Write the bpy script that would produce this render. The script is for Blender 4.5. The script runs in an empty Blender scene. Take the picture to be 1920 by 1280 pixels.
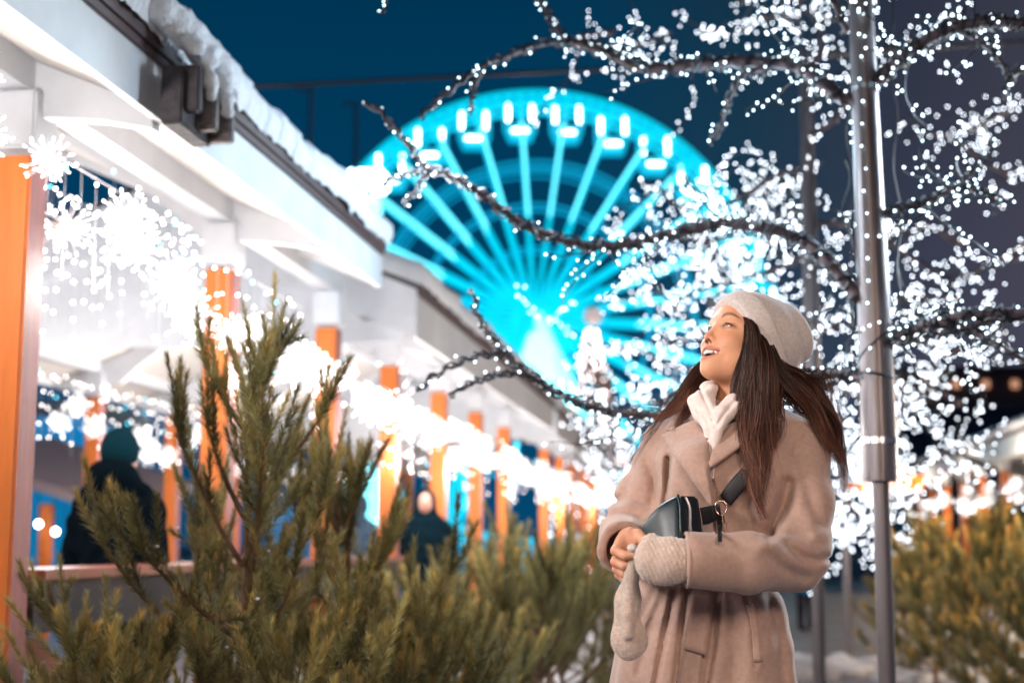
import bpy, bmesh, math, random
import numpy as np
from mathutils import Vector, Matrix, noise
from mathutils.bvhtree import BVHTree

# ------------------------------------------------------------------ camera, world, lights, exposure
scene = bpy.context.scene
COL = scene.collection
FPX = 2667.0                       # focal length in pixels of a 1920 px wide frame (50 mm on 36 mm)
PITCH = math.atan(380.0 / FPX)
CAMZ = 1.12
FOCUS = 3.02

cam_d = bpy.data.cameras.new("camera")
cam = bpy.data.objects.new("camera", cam_d)
COL.objects.link(cam)
cam.location = (0, 0, CAMZ)
cam.rotation_euler = (math.pi / 2 + PITCH, 0, 0)
cam_d.lens = 50.0
cam_d.sensor_width = 36.0
cam_d.clip_start = 0.05
cam_d.clip_end = 1500.0
cam_d.dof.use_dof = True
cam_d.dof.focus_distance = FOCUS
cam_d.dof.aperture_fstop = 2.4
scene.camera = cam

scene.render.engine = 'CYCLES'
cy = scene.cycles
cy.use_denoising = True
try:
    cy.denoiser = 'OPENIMAGEDENOISE'
except Exception:
    pass
cy.max_bounces = 6
cy.diffuse_bounces = 3
cy.glossy_bounces = 3
cy.transmission_bounces = 4
cy.transparent_max_bounces = 8
cy.sample_clamp_indirect = 4.0
cy.caustics_reflective = False
cy.caustics_refractive = False
vs = scene.view_settings
vs.view_transform = 'Standard'
vs.look = 'None'
vs.exposure = 0.0
vs.gamma = 1.0

world = bpy.data.worlds.new("World")
scene.world = world
world.use_nodes = True
wn = world.node_tree
wn.nodes.clear()
w_out = wn.nodes.new('ShaderNodeOutputWorld')
w_bg = wn.nodes.new('ShaderNodeBackground')
w_bg.inputs['Strength'].default_value = 1.0
wn.links.new(w_bg.outputs[0], w_out.inputs['Surface'])
w_tc = wn.nodes.new('ShaderNodeTexCoord')
w_sep = wn.nodes.new('ShaderNodeSeparateXYZ')
wn.links.new(w_tc.outputs['Generated'], w_sep.inputs[0])
# night sky over a city: teal over the wheel, grey violet city glow to the right, darker overhead
w_rx = wn.nodes.new('ShaderNodeValToRGB')
wn.links.new(w_sep.outputs['X'], w_rx.inputs[0])
cr = w_rx.color_ramp
cr.elements[0].position = 0.0
cr.elements[0].color = (0.0004, 0.050, 0.125, 1)
cr.elements[1].position = 0.36
cr.elements[1].color = (0.068, 0.062, 0.095, 1)
e = cr.elements.new(0.06); e.color = (0.002, 0.052, 0.122, 1)
e = cr.elements.new(0.16); e.color = (0.012, 0.046, 0.088, 1)
e = cr.elements.new(0.26); e.color = (0.040, 0.047, 0.080, 1)
w_rz = wn.nodes.new('ShaderNodeValToRGB')
wn.links.new(w_sep.outputs['Z'], w_rz.inputs[0])
cz = w_rz.color_ramp
cz.elements[0].position = 0.0
cz.elements[0].color = (1.25, 1.25, 1.25, 1)
cz.elements[1].position = 0.42
cz.elements[1].color = (0.55, 0.62, 0.62, 1)
w_m = wn.nodes.new('ShaderNodeMixRGB')
w_m.blend_type = 'MULTIPLY'
w_m.inputs[0].default_value = 1.0
wn.links.new(w_rx.outputs[0], w_m.inputs[1])
wn.links.new(w_rz.outputs[0], w_m.inputs[2])
wn.links.new(w_m.outputs[0], w_bg.inputs['Color'])

def Q(px, py, y):
    """world point seen at photo pixel (px, py) at ground distance y from the camera"""
    a = (px - 960.0) / FPX
    b = (640.0 - py) / FPX
    vy = math.cos(PITCH) - b * math.sin(PITCH)
    vz = math.sin(PITCH) + b * math.cos(PITCH)
    t = y / vy
    return Vector((a * t, y, CAMZ + vz * t))

def proj(x, y, z):
    """photo pixel of world points (numpy)"""
    d = y * math.cos(PITCH) + (z - CAMZ) * math.sin(PITCH)
    v = -y * math.sin(PITCH) + (z - CAMZ) * math.cos(PITCH)
    return 960 + FPX * x / d, 640 - FPX * v / d

SPOTS = [
    # spots added out of view to key and fill the woman: name, location, target, beam, radius, power, colour
    ("woman_spot",  (-1.9, 1.9, 2.2), (0.70, 3.1, 1.40), 50, .35, 265, (1.0, 0.90, 0.84)),
    ("woman_spot", (1.3, -0.6, 2.6), (0.72, 3.1, 1.15), 42, .45, 265, (1.0, 0.74, 0.62)),
]
for nm, loc, tgt, beam, rad_, power, colr in SPOTS:
    ld = bpy.data.lights.new(nm, 'SPOT')
    ld.spot_size = math.radians(beam); ld.spot_blend = .8; ld.shadow_soft_size = rad_; ld.energy = power; ld.color = colr
    lo = bpy.data.objects.new(nm, ld); COL.objects.link(lo); lo.location = loc
    lo.rotation_euler = (Vector(tgt) - Vector(loc)).to_track_quat('-Z', 'Y').to_euler()
LAMPS = [
    # added area lights: pine fill, then rim and eave lights standing in for tree bulbs
    # name, location, target, size, power, colour
    ("pine_fill", (-0.4, -0.4, 2.8), (-0.2, 3.9, 0.8), 1.6, 38, (1.0, 0.84, 0.60)),
    ("tree_glow",   (2.9, 5.4, 2.8), (0.75, 3.1, 1.4), 0.9, 125, (0.76, 0.90, 1.0)),
    ("tree_glow", (0.7, 6.8, 2.9), (-1.6, 6.2, 2.5), 0.9, 32, (0.58, 0.84, 1.0)),
    ("tree_glow", (-0.3, 4.8, 2.6), (0.75, 3.1, 1.5), 0.7, 30, (0.80, 0.92, 1.0)),
]
for nm, loc, tgt, size, power, colr in LAMPS:
    ld = bpy.data.lights.new(nm, 'AREA')
    ld.shape = 'DISK'
    ld.size = size
    ld.energy = power
    ld.color = colr
    lo = bpy.data.objects.new(nm, ld)
    COL.objects.link(lo)
    lo.location = loc
    lo.rotation_euler = (Vector(tgt) - Vector(loc)).to_track_quat('-Z', 'Y').to_euler()

# ------------------------------------------------------------------ helpers
def tag(o, label=None, cat=None, group=None, kind=None):
    if label: o['label'] = label
    if cat: o['category'] = cat
    if group: o['group'] = group
    if kind: o['kind'] = kind
    return o

def empty(name, loc, label=None, cat=None, group=None, rz=0.0):
    o = bpy.data.objects.new(name, None)
    COL.objects.link(o)
    o.empty_display_size = 0.1
    o.location = loc
    o.rotation_euler = (0, 0, rz)
    return tag(o, label, cat, group)

def wmat(o):
    return (wmat(o.parent) @ o.matrix_parent_inverse @ o.matrix_basis) if o.parent else o.matrix_basis.copy()
def attach(o, parent):
    o.parent = parent
    o.matrix_parent_inverse = wmat(parent).inverted()
def link(name, me, mat=None, parent=None, loc=None, smooth=False):
    """link mesh data given in world coordinates; with a parent it is kept in place"""
    o = bpy.data.objects.new(name, me)
    COL.objects.link(o)
    if mat is not None and not me.materials:
        me.materials.append(mat)
    if smooth:
        me.polygons.foreach_set('use_smooth', [True] * len(me.polygons))
    if loc is not None:
        o.location = loc
    if parent is not None:
        attach(o, parent) if loc is None else setattr(o, 'parent', parent)
    return o

def mesh_np(name, V, F, mat=None, parent=None, smooth=False, colors=None):
    """V (n,3), F (m,3|4) numpy"""
    me = bpy.data.meshes.new(name)
    V = np.ascontiguousarray(V, dtype=np.float32)
    F = np.ascontiguousarray(F, dtype=np.int32)
    me.vertices.add(len(V)); me.vertices.foreach_set('co', V.ravel())
    k = F.shape[1]
    me.loops.add(F.size); me.loops.foreach_set('vertex_index', F.ravel())
    me.polygons.add(len(F))
    me.polygons.foreach_set('loop_start', np.arange(0, F.size, k, dtype=np.int32))
    me.update(calc_edges=True)
    me.validate()
    if colors is not None:
        ca = me.color_attributes.new('col', 'FLOAT_COLOR', 'POINT')
        c4 = np.ones((len(V), 4), dtype=np.float32); c4[:, :3] = colors
        ca.data.foreach_set('color', c4.ravel())
    return link(name, me, mat, parent, smooth=smooth)

class MB:
    """collects shapes into one mesh"""
    def __init__(self):
        self.v = []; self.f = []
    def add(self, vs_, fs_):
        n = len(self.v)
        self.v.extend([tuple(p) for p in vs_])
        self.f.extend([tuple(i + n for i in f) for f in fs_])
    def box(self, c, s, M=None, bev=0.0):
        cx, cy_, cz_ = c; sx, sy, sz = s[0] / 2, s[1] / 2, s[2] / 2
        if bev > 0:
            b = min(bev, sx * .45, sy * .45, sz * .45)
            bm = bmesh.new(); bmesh.ops.create_cube(bm, size=1)
            for v in bm.verts: v.co = Vector((v.co.x * 2 * sx, v.co.y * 2 * sy, v.co.z * 2 * sz))
            bmesh.ops.bevel(bm, geom=bm.edges[:], offset=b, segments=2, affect='EDGES')
            P = [Vector(c) + v.co for v in bm.verts]
            if M is not None: P = [M @ p for p in P]
            bm.verts.index_update()
            self.add(P, [[v.index for v in f.verts] for f in bm.faces]); bm.free(); return
        P = [Vector((cx + a * sx, cy_ + b_ * sy, cz_ + d * sz)) for a in (-1, 1) for b_ in (-1, 1) for d in (-1, 1)]
        if M is not None: P = [M @ p for p in P]
        self.add(P, [(0, 1, 3, 2), (4, 6, 7, 5), (0, 4, 5, 1), (2, 3, 7, 6), (0, 2, 6, 4), (1, 5, 7, 3)])
    def tube(self, pts, r, n=8, cap=True):
        pts = [Vector(p) for p in pts]
        if not hasattr(r, '__len__'): r = [r] * len(pts)
        m = len(pts); up = Vector((0, 0, 1)); rings = []
        t0 = (pts[1] - pts[0]).normalized()
        nrm = t0.cross(up if abs(t0.z) < .95 else Vector((1, 0, 0))).normalized()
        for i in range(m):
            t = (pts[min(i + 1, m - 1)] - pts[max(i - 1, 0)])
            t = t.normalized() if t.length > 1e-9 else t0
            nrm = (nrm - t * nrm.dot(t))
            nrm = nrm.normalized() if nrm.length > 1e-6 else t.orthogonal().normalized()
            bi = t.cross(nrm)
            rings.append([pts[i] + (nrm * math.cos(2 * math.pi * k / n) + bi * math.sin(2 * math.pi * k / n)) * r[i] for k in range(n)])
        V = [p for rg in rings for p in rg]; Fs = []
        for i in range(m - 1):
            for k in range(n):
                k2 = (k + 1) % n
                Fs.append((i * n + k, i * n + k2, (i + 1) * n + k2, (i + 1) * n + k))
        if cap:
            Fs.append(tuple(range(n - 1, -1, -1))); Fs.append(tuple((m - 1) * n + k for k in range(n)))
        self.add(V, Fs)
    def sphere(self, c, r, seg=8, ring=6, M=None):
        if not hasattr(r, '__len__'): r = (r, r, r)
        c = Vector(c); V = []
        for i in range(ring + 1):
            th = math.pi * i / ring
            for k in range(seg):
                ph = 2 * math.pi * k / seg
                p = Vector((r[0] * math.sin(th) * math.cos(ph), r[1] * math.sin(th) * math.sin(ph), r[2] * math.cos(th)))
                if M is not None: p = M @ p
                V.append(c + p)
        Fs = []
        for i in range(ring):
            for k in range(seg):
                k2 = (k + 1) % seg
                Fs.append((i * seg + k, (i + 1) * seg + k, (i + 1) * seg + k2, i * seg + k2))
        self.add(V, Fs)
    def prism(self, prof, a, b):
        """extrude a list of 3D points by vector from a to b (offset vectors)"""
        n = len(prof); a = Vector(a); b = Vector(b)
        V = [Vector(p) + a for p in prof] + [Vector(p) + b for p in prof]
        Fs = [tuple(range(n - 1, -1, -1)), tuple(range(n, 2 * n))]
        for i in range(n):
            j = (i + 1) % n
            Fs.append((i, j, n + j, n + i))
        self.add(V, Fs)
    def data(self, name, mat=None, smooth=False):
        me = bpy.data.meshes.new(name)
        me.from_pydata([tuple(p) for p in self.v], [], self.f)
        bm = bmesh.new(); bm.from_mesh(me)
        bmesh.ops.recalc_face_normals(bm, faces=bm.faces); bm.to_mesh(me); bm.free()
        if mat is not None: me.materials.append(mat)
        if smooth: me.polygons.foreach_set('use_smooth', [True] * len(me.polygons))
        return me
    def build(self, name, mat=None, parent=None, smooth=False):
        return link(name, self.data(name, mat, smooth), None, parent)

def crom(pts, n=8):
    """Catmull-Rom through points (any dimension)"""
    P = [np.array(p, float) for p in pts]
    P = [2 * P[0] - P[1]] + P + [2 * P[-1] - P[-2]]
    out = []
    for i in range(1, len(P) - 2):
        p0, p1, p2, p3 = P[i - 1:i + 3]
        for k in range(n):
            t = k / n
            out.append(0.5 * ((2 * p1) + (-p0 + p2) * t + (2 * p0 - 5 * p1 + 4 * p2 - p3) * t * t + (-p0 + 3 * p1 - 3 * p2 + p3) * t ** 3))
    out.append(P[-2])
    return np.array(out)

# ------------------------------------------------------------------ materials
MATS = {}
def mat(name, color=(.5, .5, .5), rough=.6, metal=0.0, emit=None, estr=0.0, sheen=0.0, bump=0.0, bscale=50.0,
        var=0.0, vscale=8.0, spec=0.5, vcol=False, sss=0.0, stretch=None, trans=0.0, light=True, detail=4.0, coat=0.0):
    if name in MATS: return MATS[name]
    m = bpy.data.materials.new(name); MATS[name] = m
    m.use_nodes = True
    nt = m.node_tree; N = nt.nodes; L = nt.links
    b = N['Principled BSDF']
    b.inputs['Base Color'].default_value = (*color, 1)
    b.inputs['Roughness'].default_value = rough
    b.inputs['Metallic'].default_value = metal
    b.inputs['Specular IOR Level'].default_value = spec
    if sheen: b.inputs['Sheen Weight'].default_value = sheen; b.inputs['Sheen Roughness'].default_value = 0.45
    if coat: b.inputs['Coat Weight'].default_value = coat
    if trans: b.inputs['Transmission Weight'].default_value = trans
    if sss:
        b.inputs['Subsurface Weight'].default_value = sss
        b.inputs['Subsurface Radius'].default_value = (1.0, .35, .18)
        b.inputs['Subsurface Scale'].default_value = 0.012
    if emit is not None:
        b.inputs['Emission Color'].default_value = (*emit, 1)
        b.inputs['Emission Strength'].default_value = estr
        if not light:
            m.cycles.emission_sampling = 'NONE'
    if var or bump:
        tc = N.new('ShaderNodeTexCoord')
        mp = N.new('ShaderNodeMapping')
        L.new(tc.outputs['Object'], mp.inputs[0])
        if stretch: mp.inputs['Scale'].default_value = stretch
    src = None
    if vcol:
        at = N.new('ShaderNodeAttribute'); at.attribute_name = 'col'; src = at.outputs['Color']
        L.new(src, b.inputs['Base Color'])
    if var:
        nz = N.new('ShaderNodeTexNoise'); nz.inputs['Scale'].default_value = vscale; nz.inputs['Detail'].default_value = detail
        nz.inputs['Roughness'].default_value = .65
        L.new(mp.outputs[0], nz.inputs['Vector'])
        rp = N.new('ShaderNodeMapRange'); rp.inputs[1].default_value = .3; rp.inputs[2].default_value = .7
        rp.inputs[3].default_value = 1 - var; rp.inputs[4].default_value = 1 + var
        L.new(nz.outputs['Fac'], rp.inputs[0])
        mx = N.new('ShaderNodeVectorMath'); mx.operation = 'SCALE'
        if src is not None: L.new(src, mx.inputs[0])
        else: mx.inputs[0].default_value = color
        L.new(rp.outputs[0], mx.inputs['Scale'])
        L.new(mx.outputs[0], b.inputs['Base Color'])
    if bump:
        n2 = N.new('ShaderNodeTexNoise'); n2.inputs['Scale'].default_value = bscale; n2.inputs['Detail'].default_value = 3
        L.new(mp.outputs[0], n2.inputs['Vector'])
        bp = N.new('ShaderNodeBump'); bp.inputs['Strength'].default_value = bump; bp.inputs['Distance'].default_value = .01
        L.new(n2.outputs['Fac'], bp.inputs['Height']); L.new(bp.outputs[0], b.inputs['Normal'])
    return m

# ------------------------------------------------------------------ implicit surfaces
def surface_nets(f, org, h):
    ins = f < 0
    nx, ny, nz = f.shape
    c = [ins[dx:nx - 1 + dx, dy:ny - 1 + dy, dz:nz - 1 + dz] for dx in (0, 1) for dy in (0, 1) for dz in (0, 1)]
    s = np.zeros(c[0].shape, np.uint8)
    for a in c: s += a
    act = (s > 0) & (s < 8)
    idx = np.argwhere(act)
    vid = -np.ones(act.shape, np.int64); vid[act] = np.arange(len(idx))
    offs = np.array([(dx, dy, dz) for dx in (0, 1) for dy in (0, 1) for dz in (0, 1)])
    val = np.stack([f[idx[:, 0] + o[0], idx[:, 1] + o[1], idx[:, 2] + o[2]] for o in offs], 1)
    acc = np.zeros((len(idx), 3)); cnt = np.zeros(len(idx))
    for i in range(8):
        for j in range(i + 1, 8):
            if np.abs(offs[i] - offs[j]).sum() != 1: continue
            a, b = val[:, i], val[:, j]
            m = (a < 0) != (b < 0)
            t = np.where(m, a / np.where(m, a - b, 1), 0)
            p = offs[i] + (offs[j] - offs[i]) * t[:, None]
            acc += p * m[:, None]; cnt += m
    V = (idx + acc / cnt[:, None]) * h + np.array(org)
    F = []
    for ax in range(3):
        a = [slice(None)] * 3; b = [slice(None)] * 3
        a[ax] = slice(0, -1); b[ax] = slice(1, None)
        A, B = ins[tuple(a)], ins[tuple(b)]
        ed = np.argwhere(A != B)
        o1, o2 = [k for k in range(3) if k != ax]
        ok = (ed[:, o1] > 0) & (ed[:, o2] > 0) & (ed[:, o1] < f.shape[o1] - 1) & (ed[:, o2] < f.shape[o2] - 1)
        ed = ed[ok]
        q = []
        for d1, d2 in ((-1, -1), (0, -1), (0, 0), (-1, 0)):
            e_ = ed.copy(); e_[:, o1] += d1; e_[:, o2] += d2
            q.append(vid[e_[:, 0], e_[:, 1], e_[:, 2]])
        q = np.stack(q, 1)
        sg = A[ed[:, 0], ed[:, 1], ed[:, 2]]
        if ax == 1: sg = ~sg
        q[~sg] = q[~sg][:, ::-1]
        F.append(q)
    F = np.concatenate(F)
    F = F[(F >= 0).all(1)]
    return V, F

def smin(a, b, k):
    h = np.clip(0.5 + 0.5 * (b - a) / k, 0, 1)
    return b * (1 - h) + a * h - k * h * (1 - h)
def smax(a, b, k):
    return -smin(-a, -b, k)

class Field:
    def __init__(self, lo, hi, h):
        self.h = h; self.lo = np.array(lo, float)
        n = np.ceil((np.array(hi) - self.lo) / h).astype(int) + 1
        ax = [self.lo[i] + h * np.arange(n[i]) for i in range(3)]
        self.X, self.Y, self.Z = [g.astype(np.float32) for g in np.meshgrid(*ax, indexing='ij')]
        self.f = np.full(self.X.shape, 9.0, np.float32)
    def ell(self, c, r, R=None):
        dx, dy, dz = self.X - c[0], self.Y - c[1], self.Z - c[2]
        if R is not None:      # R columns = local axes
            R = np.array(R, float)
            dx, dy, dz = (dx * R[0][0] + dy * R[1][0] + dz * R[2][0], dx * R[0][1] + dy * R[1][1] + dz * R[2][1], dx * R[0][2] + dy * R[1][2] + dz * R[2][2])
        k0 = np.sqrt((dx / r[0]) ** 2 + (dy / r[1]) ** 2 + (dz / r[2]) ** 2)
        k1 = np.sqrt((dx / r[0] ** 2) ** 2 + (dy / r[1] ** 2) ** 2 + (dz / r[2] ** 2) ** 2)
        return k0 * (k0 - 1) / np.maximum(k1, 1e-6)
    def cone(self, a, b, ra, rb, sq=None):
        a = np.array(a, float); b = np.array(b, float); d = b - a; L2 = (d ** 2).sum()
        px, py, pz = self.X - a[0], self.Y - a[1], self.Z - a[2]
        t = np.clip((px * d[0] + py * d[1] + pz * d[2]) / L2, 0, 1)
        return np.sqrt((px - t * d[0]) ** 2 + (py - t * d[1]) ** 2 + (pz - t * d[2]) ** 2) - (ra + (rb - ra) * t)
    def chain(self, pts, rs, k=0.0):
        g = None
        for i in range(len(pts) - 1):
            c = self.cone(pts[i], pts[i + 1], rs[i], rs[i + 1])
            g = c if g is None else (smin(g, c, k) if k else np.minimum(g, c))
        return g
    def add(self, g, k=0.02):
        self.f = smin(self.f, g, k) if k else np.minimum(self.f, g)
    def sub(self, g, k=0.01):
        self.f = smax(self.f, -g, k)
    def mesh(self):
        f = self.f
        f[0] = f[-1] = 9; f[:, 0] = f[:, -1] = 9; f[:, :, 0] = f[:, :, -1] = 9
        return surface_nets(f, self.lo, self.h)

def lapl(V, F, it=2, lam=.5):
    """light smoothing of a net"""
    E = np.concatenate([F[:, [0, 1]], F[:, [1, 2]], F[:, [2, 3]], F[:, [3, 0]]])
    E = np.concatenate([E, E[:, ::-1]])
    deg = np.bincount(E[:, 0], minlength=len(V)).astype(float)
    for _ in range(it):
        A = np.stack([np.bincount(E[:, 0], weights=V[E[:, 1], i], minlength=len(V)) for i in range(3)], 1)
        V = V + lam * (A / np.maximum(deg, 1)[:, None] - V)
    return V
# ------------------------------------------------------------------ setting
AX = math.atan(0.1448)
RD = Vector((math.sin(AX), math.cos(AX), 0)); ND = Vector((-math.cos(AX), math.sin(AX), 0))
def RW(u, l, z): return RD * u + ND * l + Vector((0, 0, z))      # row frame: along, to the left, up
MROW = Matrix((( -ND.x, RD.x, 0), (-ND.y, RD.y, 0), (0, 0, 1)))  # x = to the right, y = along

m_ground = mat('snowy_asphalt', (.16, .15, .16), rough=.55, bump=.5, bscale=6, var=.55, vscale=1.4)
m_lane = mat('trodden_snow', (.42, .40, .42), rough=.6, bump=.6, bscale=9, var=.35, vscale=2.5)
g = MB(); g.add([(-400, -60, 0), (400, -60, 0), (400, 600, 0), (-400, 600, 0)], [(0, 1, 2, 3)])
tag(g.build('ground', m_ground), kind='structure')
g = MB(); g.add([RW(-6, 1.6, .004), RW(60, 1.6, .004), RW(60, 0.2, .004), RW(-6, 0.2, .004)], [(0, 1, 2, 3)])
g.add([RW(-6, -3.4, .004), RW(60, -3.4, .004), RW(60, -4.6, .004), RW(-6, -4.6, .004)], [(0, 1, 2, 3)])
tag(g.build('snow_verge', m_lane), kind='structure')

# ------------------------------------------------------------------ pavilions
m_white = mat('white_painted_wood', (.70, .73, .78), rough=.5, var=.10, vscale=3, bump=.15, bscale=30)
m_soffit = mat('cream_soffit_boards', (.80, .76, .72), rough=.55, var=.05, vscale=2)
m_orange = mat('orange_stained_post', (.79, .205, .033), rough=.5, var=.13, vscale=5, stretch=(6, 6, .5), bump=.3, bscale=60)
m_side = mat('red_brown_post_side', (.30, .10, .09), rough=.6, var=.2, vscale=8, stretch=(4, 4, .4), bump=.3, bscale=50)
m_gut = mat('brown_edge_board', (.085, .052, .058), rough=.55, var=.15, vscale=5)
m_snow = mat('roof_snow', (.80, .84, .92), rough=.7, bump=.7, bscale=90, var=.05, vscale=12, sss=.0)
m_dark = mat('weathered_dark_wood', (.05, .045, .055), rough=.75, var=.5, vscale=14, bump=.8, bscale=40)
m_grey = mat('weathered_grey_wood', (.17, .155, .16), rough=.75, var=.55, vscale=16, bump=.8, bscale=40, stretch=(1, 1, 3))
m_rail = mat('red_brown_rail', (.22, .055, .03), rough=.45, var=.2, vscale=6)
m_under = mat('dark_panel', (.014, .006, .009), rough=.6)
m_roofd = mat('dark_roofing', (.05, .05, .06), rough=.7)
m_bulbw = mat('cold_white_bulb', (1, 1, 1), emit=(.70, .90, 1.0), estr=6.5, light=False)
m_bulbf = mat('far_cold_white_bulb', (1, 1, 1), emit=(.82, .90, 1.0), estr=11, light=False)
m_warm = mat('warm_white_bulb', (1, 1, 1), emit=(1.0, .92, .88), estr=22, light=False)
m_star = mat('frosted_star_tips', (1, 1, 1), emit=(1.0, .95, .92), estr=7.5, light=False)
m_stem = mat('clear_star_stems', (.9, .9, .95), rough=.3, emit=(1.0, .93, .88), estr=.5, light=False)
m_cyanb = mat('cyan_bulb', (1, 1, 1), emit=(.05, .75, 1.0), estr=14, light=False)
m_wirew = mat('white_cable', (.75, .75, .78), rough=.5)
m_wireb = mat('black_cable', (.012, .014, .022), rough=.35)

def pavilion(u0, u1, le, ze, fh, lp, side, posts, label, grp, detail=True, snowstep=.05, seed=1, gable=True):
    """open stall building: le = lateral of its eave, lp = lateral of its front posts (signed), ze = underside of the fascia"""
    rnd = random.Random(seed)
    w0 = RW(u0, lp, 0)
    t = empty('market_pavilion', w0, label, 'pavilion', grp)
    s = side
    tn = math.tan(math.radians(23)); bx = .95 if detail and u1 < 8 else -.05
    half = 1.9; lr = le + s * half; lb = le + s * half * 2
    lpb = lb - s * abs(lp - le)
    def W(u, l, z): return RW(u, l, z)
    def slab(mb, a, b, z_a, z_b, th, ua=u0, ub=u1):
        """slab between lateral a and b (roof plane), thickness th upward"""
        V = [W(ua, a, z_a), W(ub, a, z_a), W(ub, b, z_b), W(ua, b, z_b), W(ua, a, z_a + th), W(ub, a, z_a + th), W(ub, b, z_b + th), W(ua, b, z_b + th)]
        mb.add(V, [(0, 1, 2, 3), (4, 7, 6, 5), (0, 4, 5, 1), (1, 5, 6, 2), (2, 6, 7, 3), (3, 7, 4, 0)])
    zs = ze + .05                                        # soffit height at the eave
    mb = MB()
    slab(mb, le + s * .03, lr, zs, zs + half * tn, .03); slab(mb, lr, lb, zs + half * tn, zs, .03)
    mb.build('soffit', m_soffit, t)
    mb = MB()
    slab(mb, le + s * .005, lr, zs + .033 + fh - .09, zs + .033 + half * tn + fh - .09, .05); slab(mb, lr, lb, zs + .033 + half * tn + fh - .09, zs + .033 + fh - .09, .05)
    mb.build('roof', m_roofd, t)
    # fascia and gable boards
    mb = MB()
    slab(mb, le, le + s * .028, ze, ze, fh); slab(mb, lb, lb + s * .028, ze, ze, fh)
    for ug in (u0, u1 - .03):
        V = []
        for l, z in ((le - s * .002, ze), (lr, ze + half * tn), (lb + s * .002, ze)):
            for dz in (0, fh):
                for du in (-.004, .034): V.append(W(ug + du, l, z + dz))
        for i in (0, 4):
            a = i
            mb.add(V[a:a + 8], [(0, 1, 5, 4), (2, 6, 7, 3), (0, 2, 3, 1), (4, 5, 7, 6), (0, 4, 6, 2), (1, 3, 7, 5)])
    mb.build('fascia', m_white, t)
    if gable and u0 > 8:
        mb = MB(); mb.prism([W(u0 + .05, le + s * .1, ze + .06), W(u0 + .05, lr, ze + .04 + half * tn), W(u0 + .05, lb - s * .1, ze + .06), W(u0 + .05, lb - s * .1, ze - .02), W(u0 + .05, le + s * .1, ze - .02)], (0, 0, 0), RD * .03)
        mb.build('gable_board', m_white, t)
    mb = MB(); slab(mb, le - s * .03, le - s * .002, ze + fh - .012, ze + fh - .012, .075)
    slab(mb, le - s * .018, le - s * .002, ze + fh - .04, ze + fh - .04, .026)
    mb.build('edge_board', m_gut, t)
    # snow blanket with an uneven overhanging lip
    prof = [(-.045, .0), (-.066, .035), (-.062, .082), (-.024, .122), (.06, .155), (.25, .225), (.6, .355), (1.1, .57), (1.85, .89)]
    nu = max(4, int((u1 - u0) / snowstep)); V = []; F = []
    zb = ze + fh + .05
    for i in range(nu + 1):
        u = u0 - .02 + (u1 - u0 + .04) * i / nu
        big = noise.noise(Vector((u * 2.2, seed * 3.1, 0))); sm = noise.noise(Vector((u * 11, seed, 5))); fr = noise.noise(Vector((u * 45, seed, 9)))
        for k, (dl, dz) in enumerate(prof):
            lump = .030 * big + .015 * sm
            hgt = dz + (lump if k > 1 else 0) * (1 if k < 6 else .4)
            if k == 0: hgt += -.02 - .045 * abs(sm) - .03 * max(0, fr)
            if k == 1: hgt += -.02 * abs(fr)
            out = dl - (.03 * big + .02 * sm + .014 * fr if k < 4 else 0)
            V.append(W(u, le + s * out, zb + hgt))
    n = len(prof)
    for i in range(nu):
        for k in range(n - 1):
            F.append((i * n + k, i * n + k + 1, (i + 1) * n + k + 1, (i + 1) * n + k))
    base = len(V)
    for i in (0, nu):
        b0 = len(V)
        V.append(W(u0 - .02 + (u1 - u0 + .04) * (i / nu), le + s * 1.8, zb + .7))
        F.append(tuple([i * n + k for k in range(n)] + [b0]))
    sb = MB(); sb.add(V, F); sb.build('snow', m_snow, t, smooth=True)
    # beams and ceiling rafters
    mb = MB(); slab(mb, lp - s * .05, lp + s * .05, 2.625, 2.625, .11, u0 + .05, u1 + bx); slab(mb, lpb - s * .05, lpb + s * .05, 2.625, 2.625, .11, u0 + .05, u1 + bx)
    slab(mb, lr - s * .06, lr + s * .06, zs + half * tn - .17, zs + half * tn - .17, .13, u0 + .05, u1 - .05)
    mb.build('beam', m_white, t)
    for u in posts:
        if not (u0 + .1 < u < u1 - .1): continue
        for a, b, za, zb_ in ((le + s * .030, lr - s * .07, zs - .002, zs + (half - .1) * tn), (lr + s * .07, lb - s * .04, zs + (half - .1) * tn, zs - .002)):
            npt = 10; r = MB()
            for i in range(npt):
                f0, f1 = i / npt, (i + 1) / npt
                def dep(f):
                    g_ = f if b == lr - s * .07 else 1 - f
                    return .05 + .20 * max(0, 1 - abs(g_ - .30) / .45) ** 2
                x0, x1 = a + (b - a) * f0, a + (b - a) * f1
                z0, z1 = za + (zb_ - za) * f0, za + (zb_ - za) * f1
                Vv = [W(u - .03, x0, z0 - dep(f0)), W(u + .03, x0, z0 - dep(f0)), W(u + .03, x1, z1 - dep(f1)), W(u - .03, x1, z1 - dep(f1)),
                      W(u - .03, x0, z0), W(u + .03, x0, z0), W(u + .03, x1, z1), W(u - .03, x1, z1)]
                fs = [(0, 1, 2, 3), (0, 4, 5, 1), (2, 6, 7, 3), (1, 5, 6, 2), (3, 7, 4, 0)]
                r.add(Vv, fs)
            r.build('rafter', m_white, t)
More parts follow.
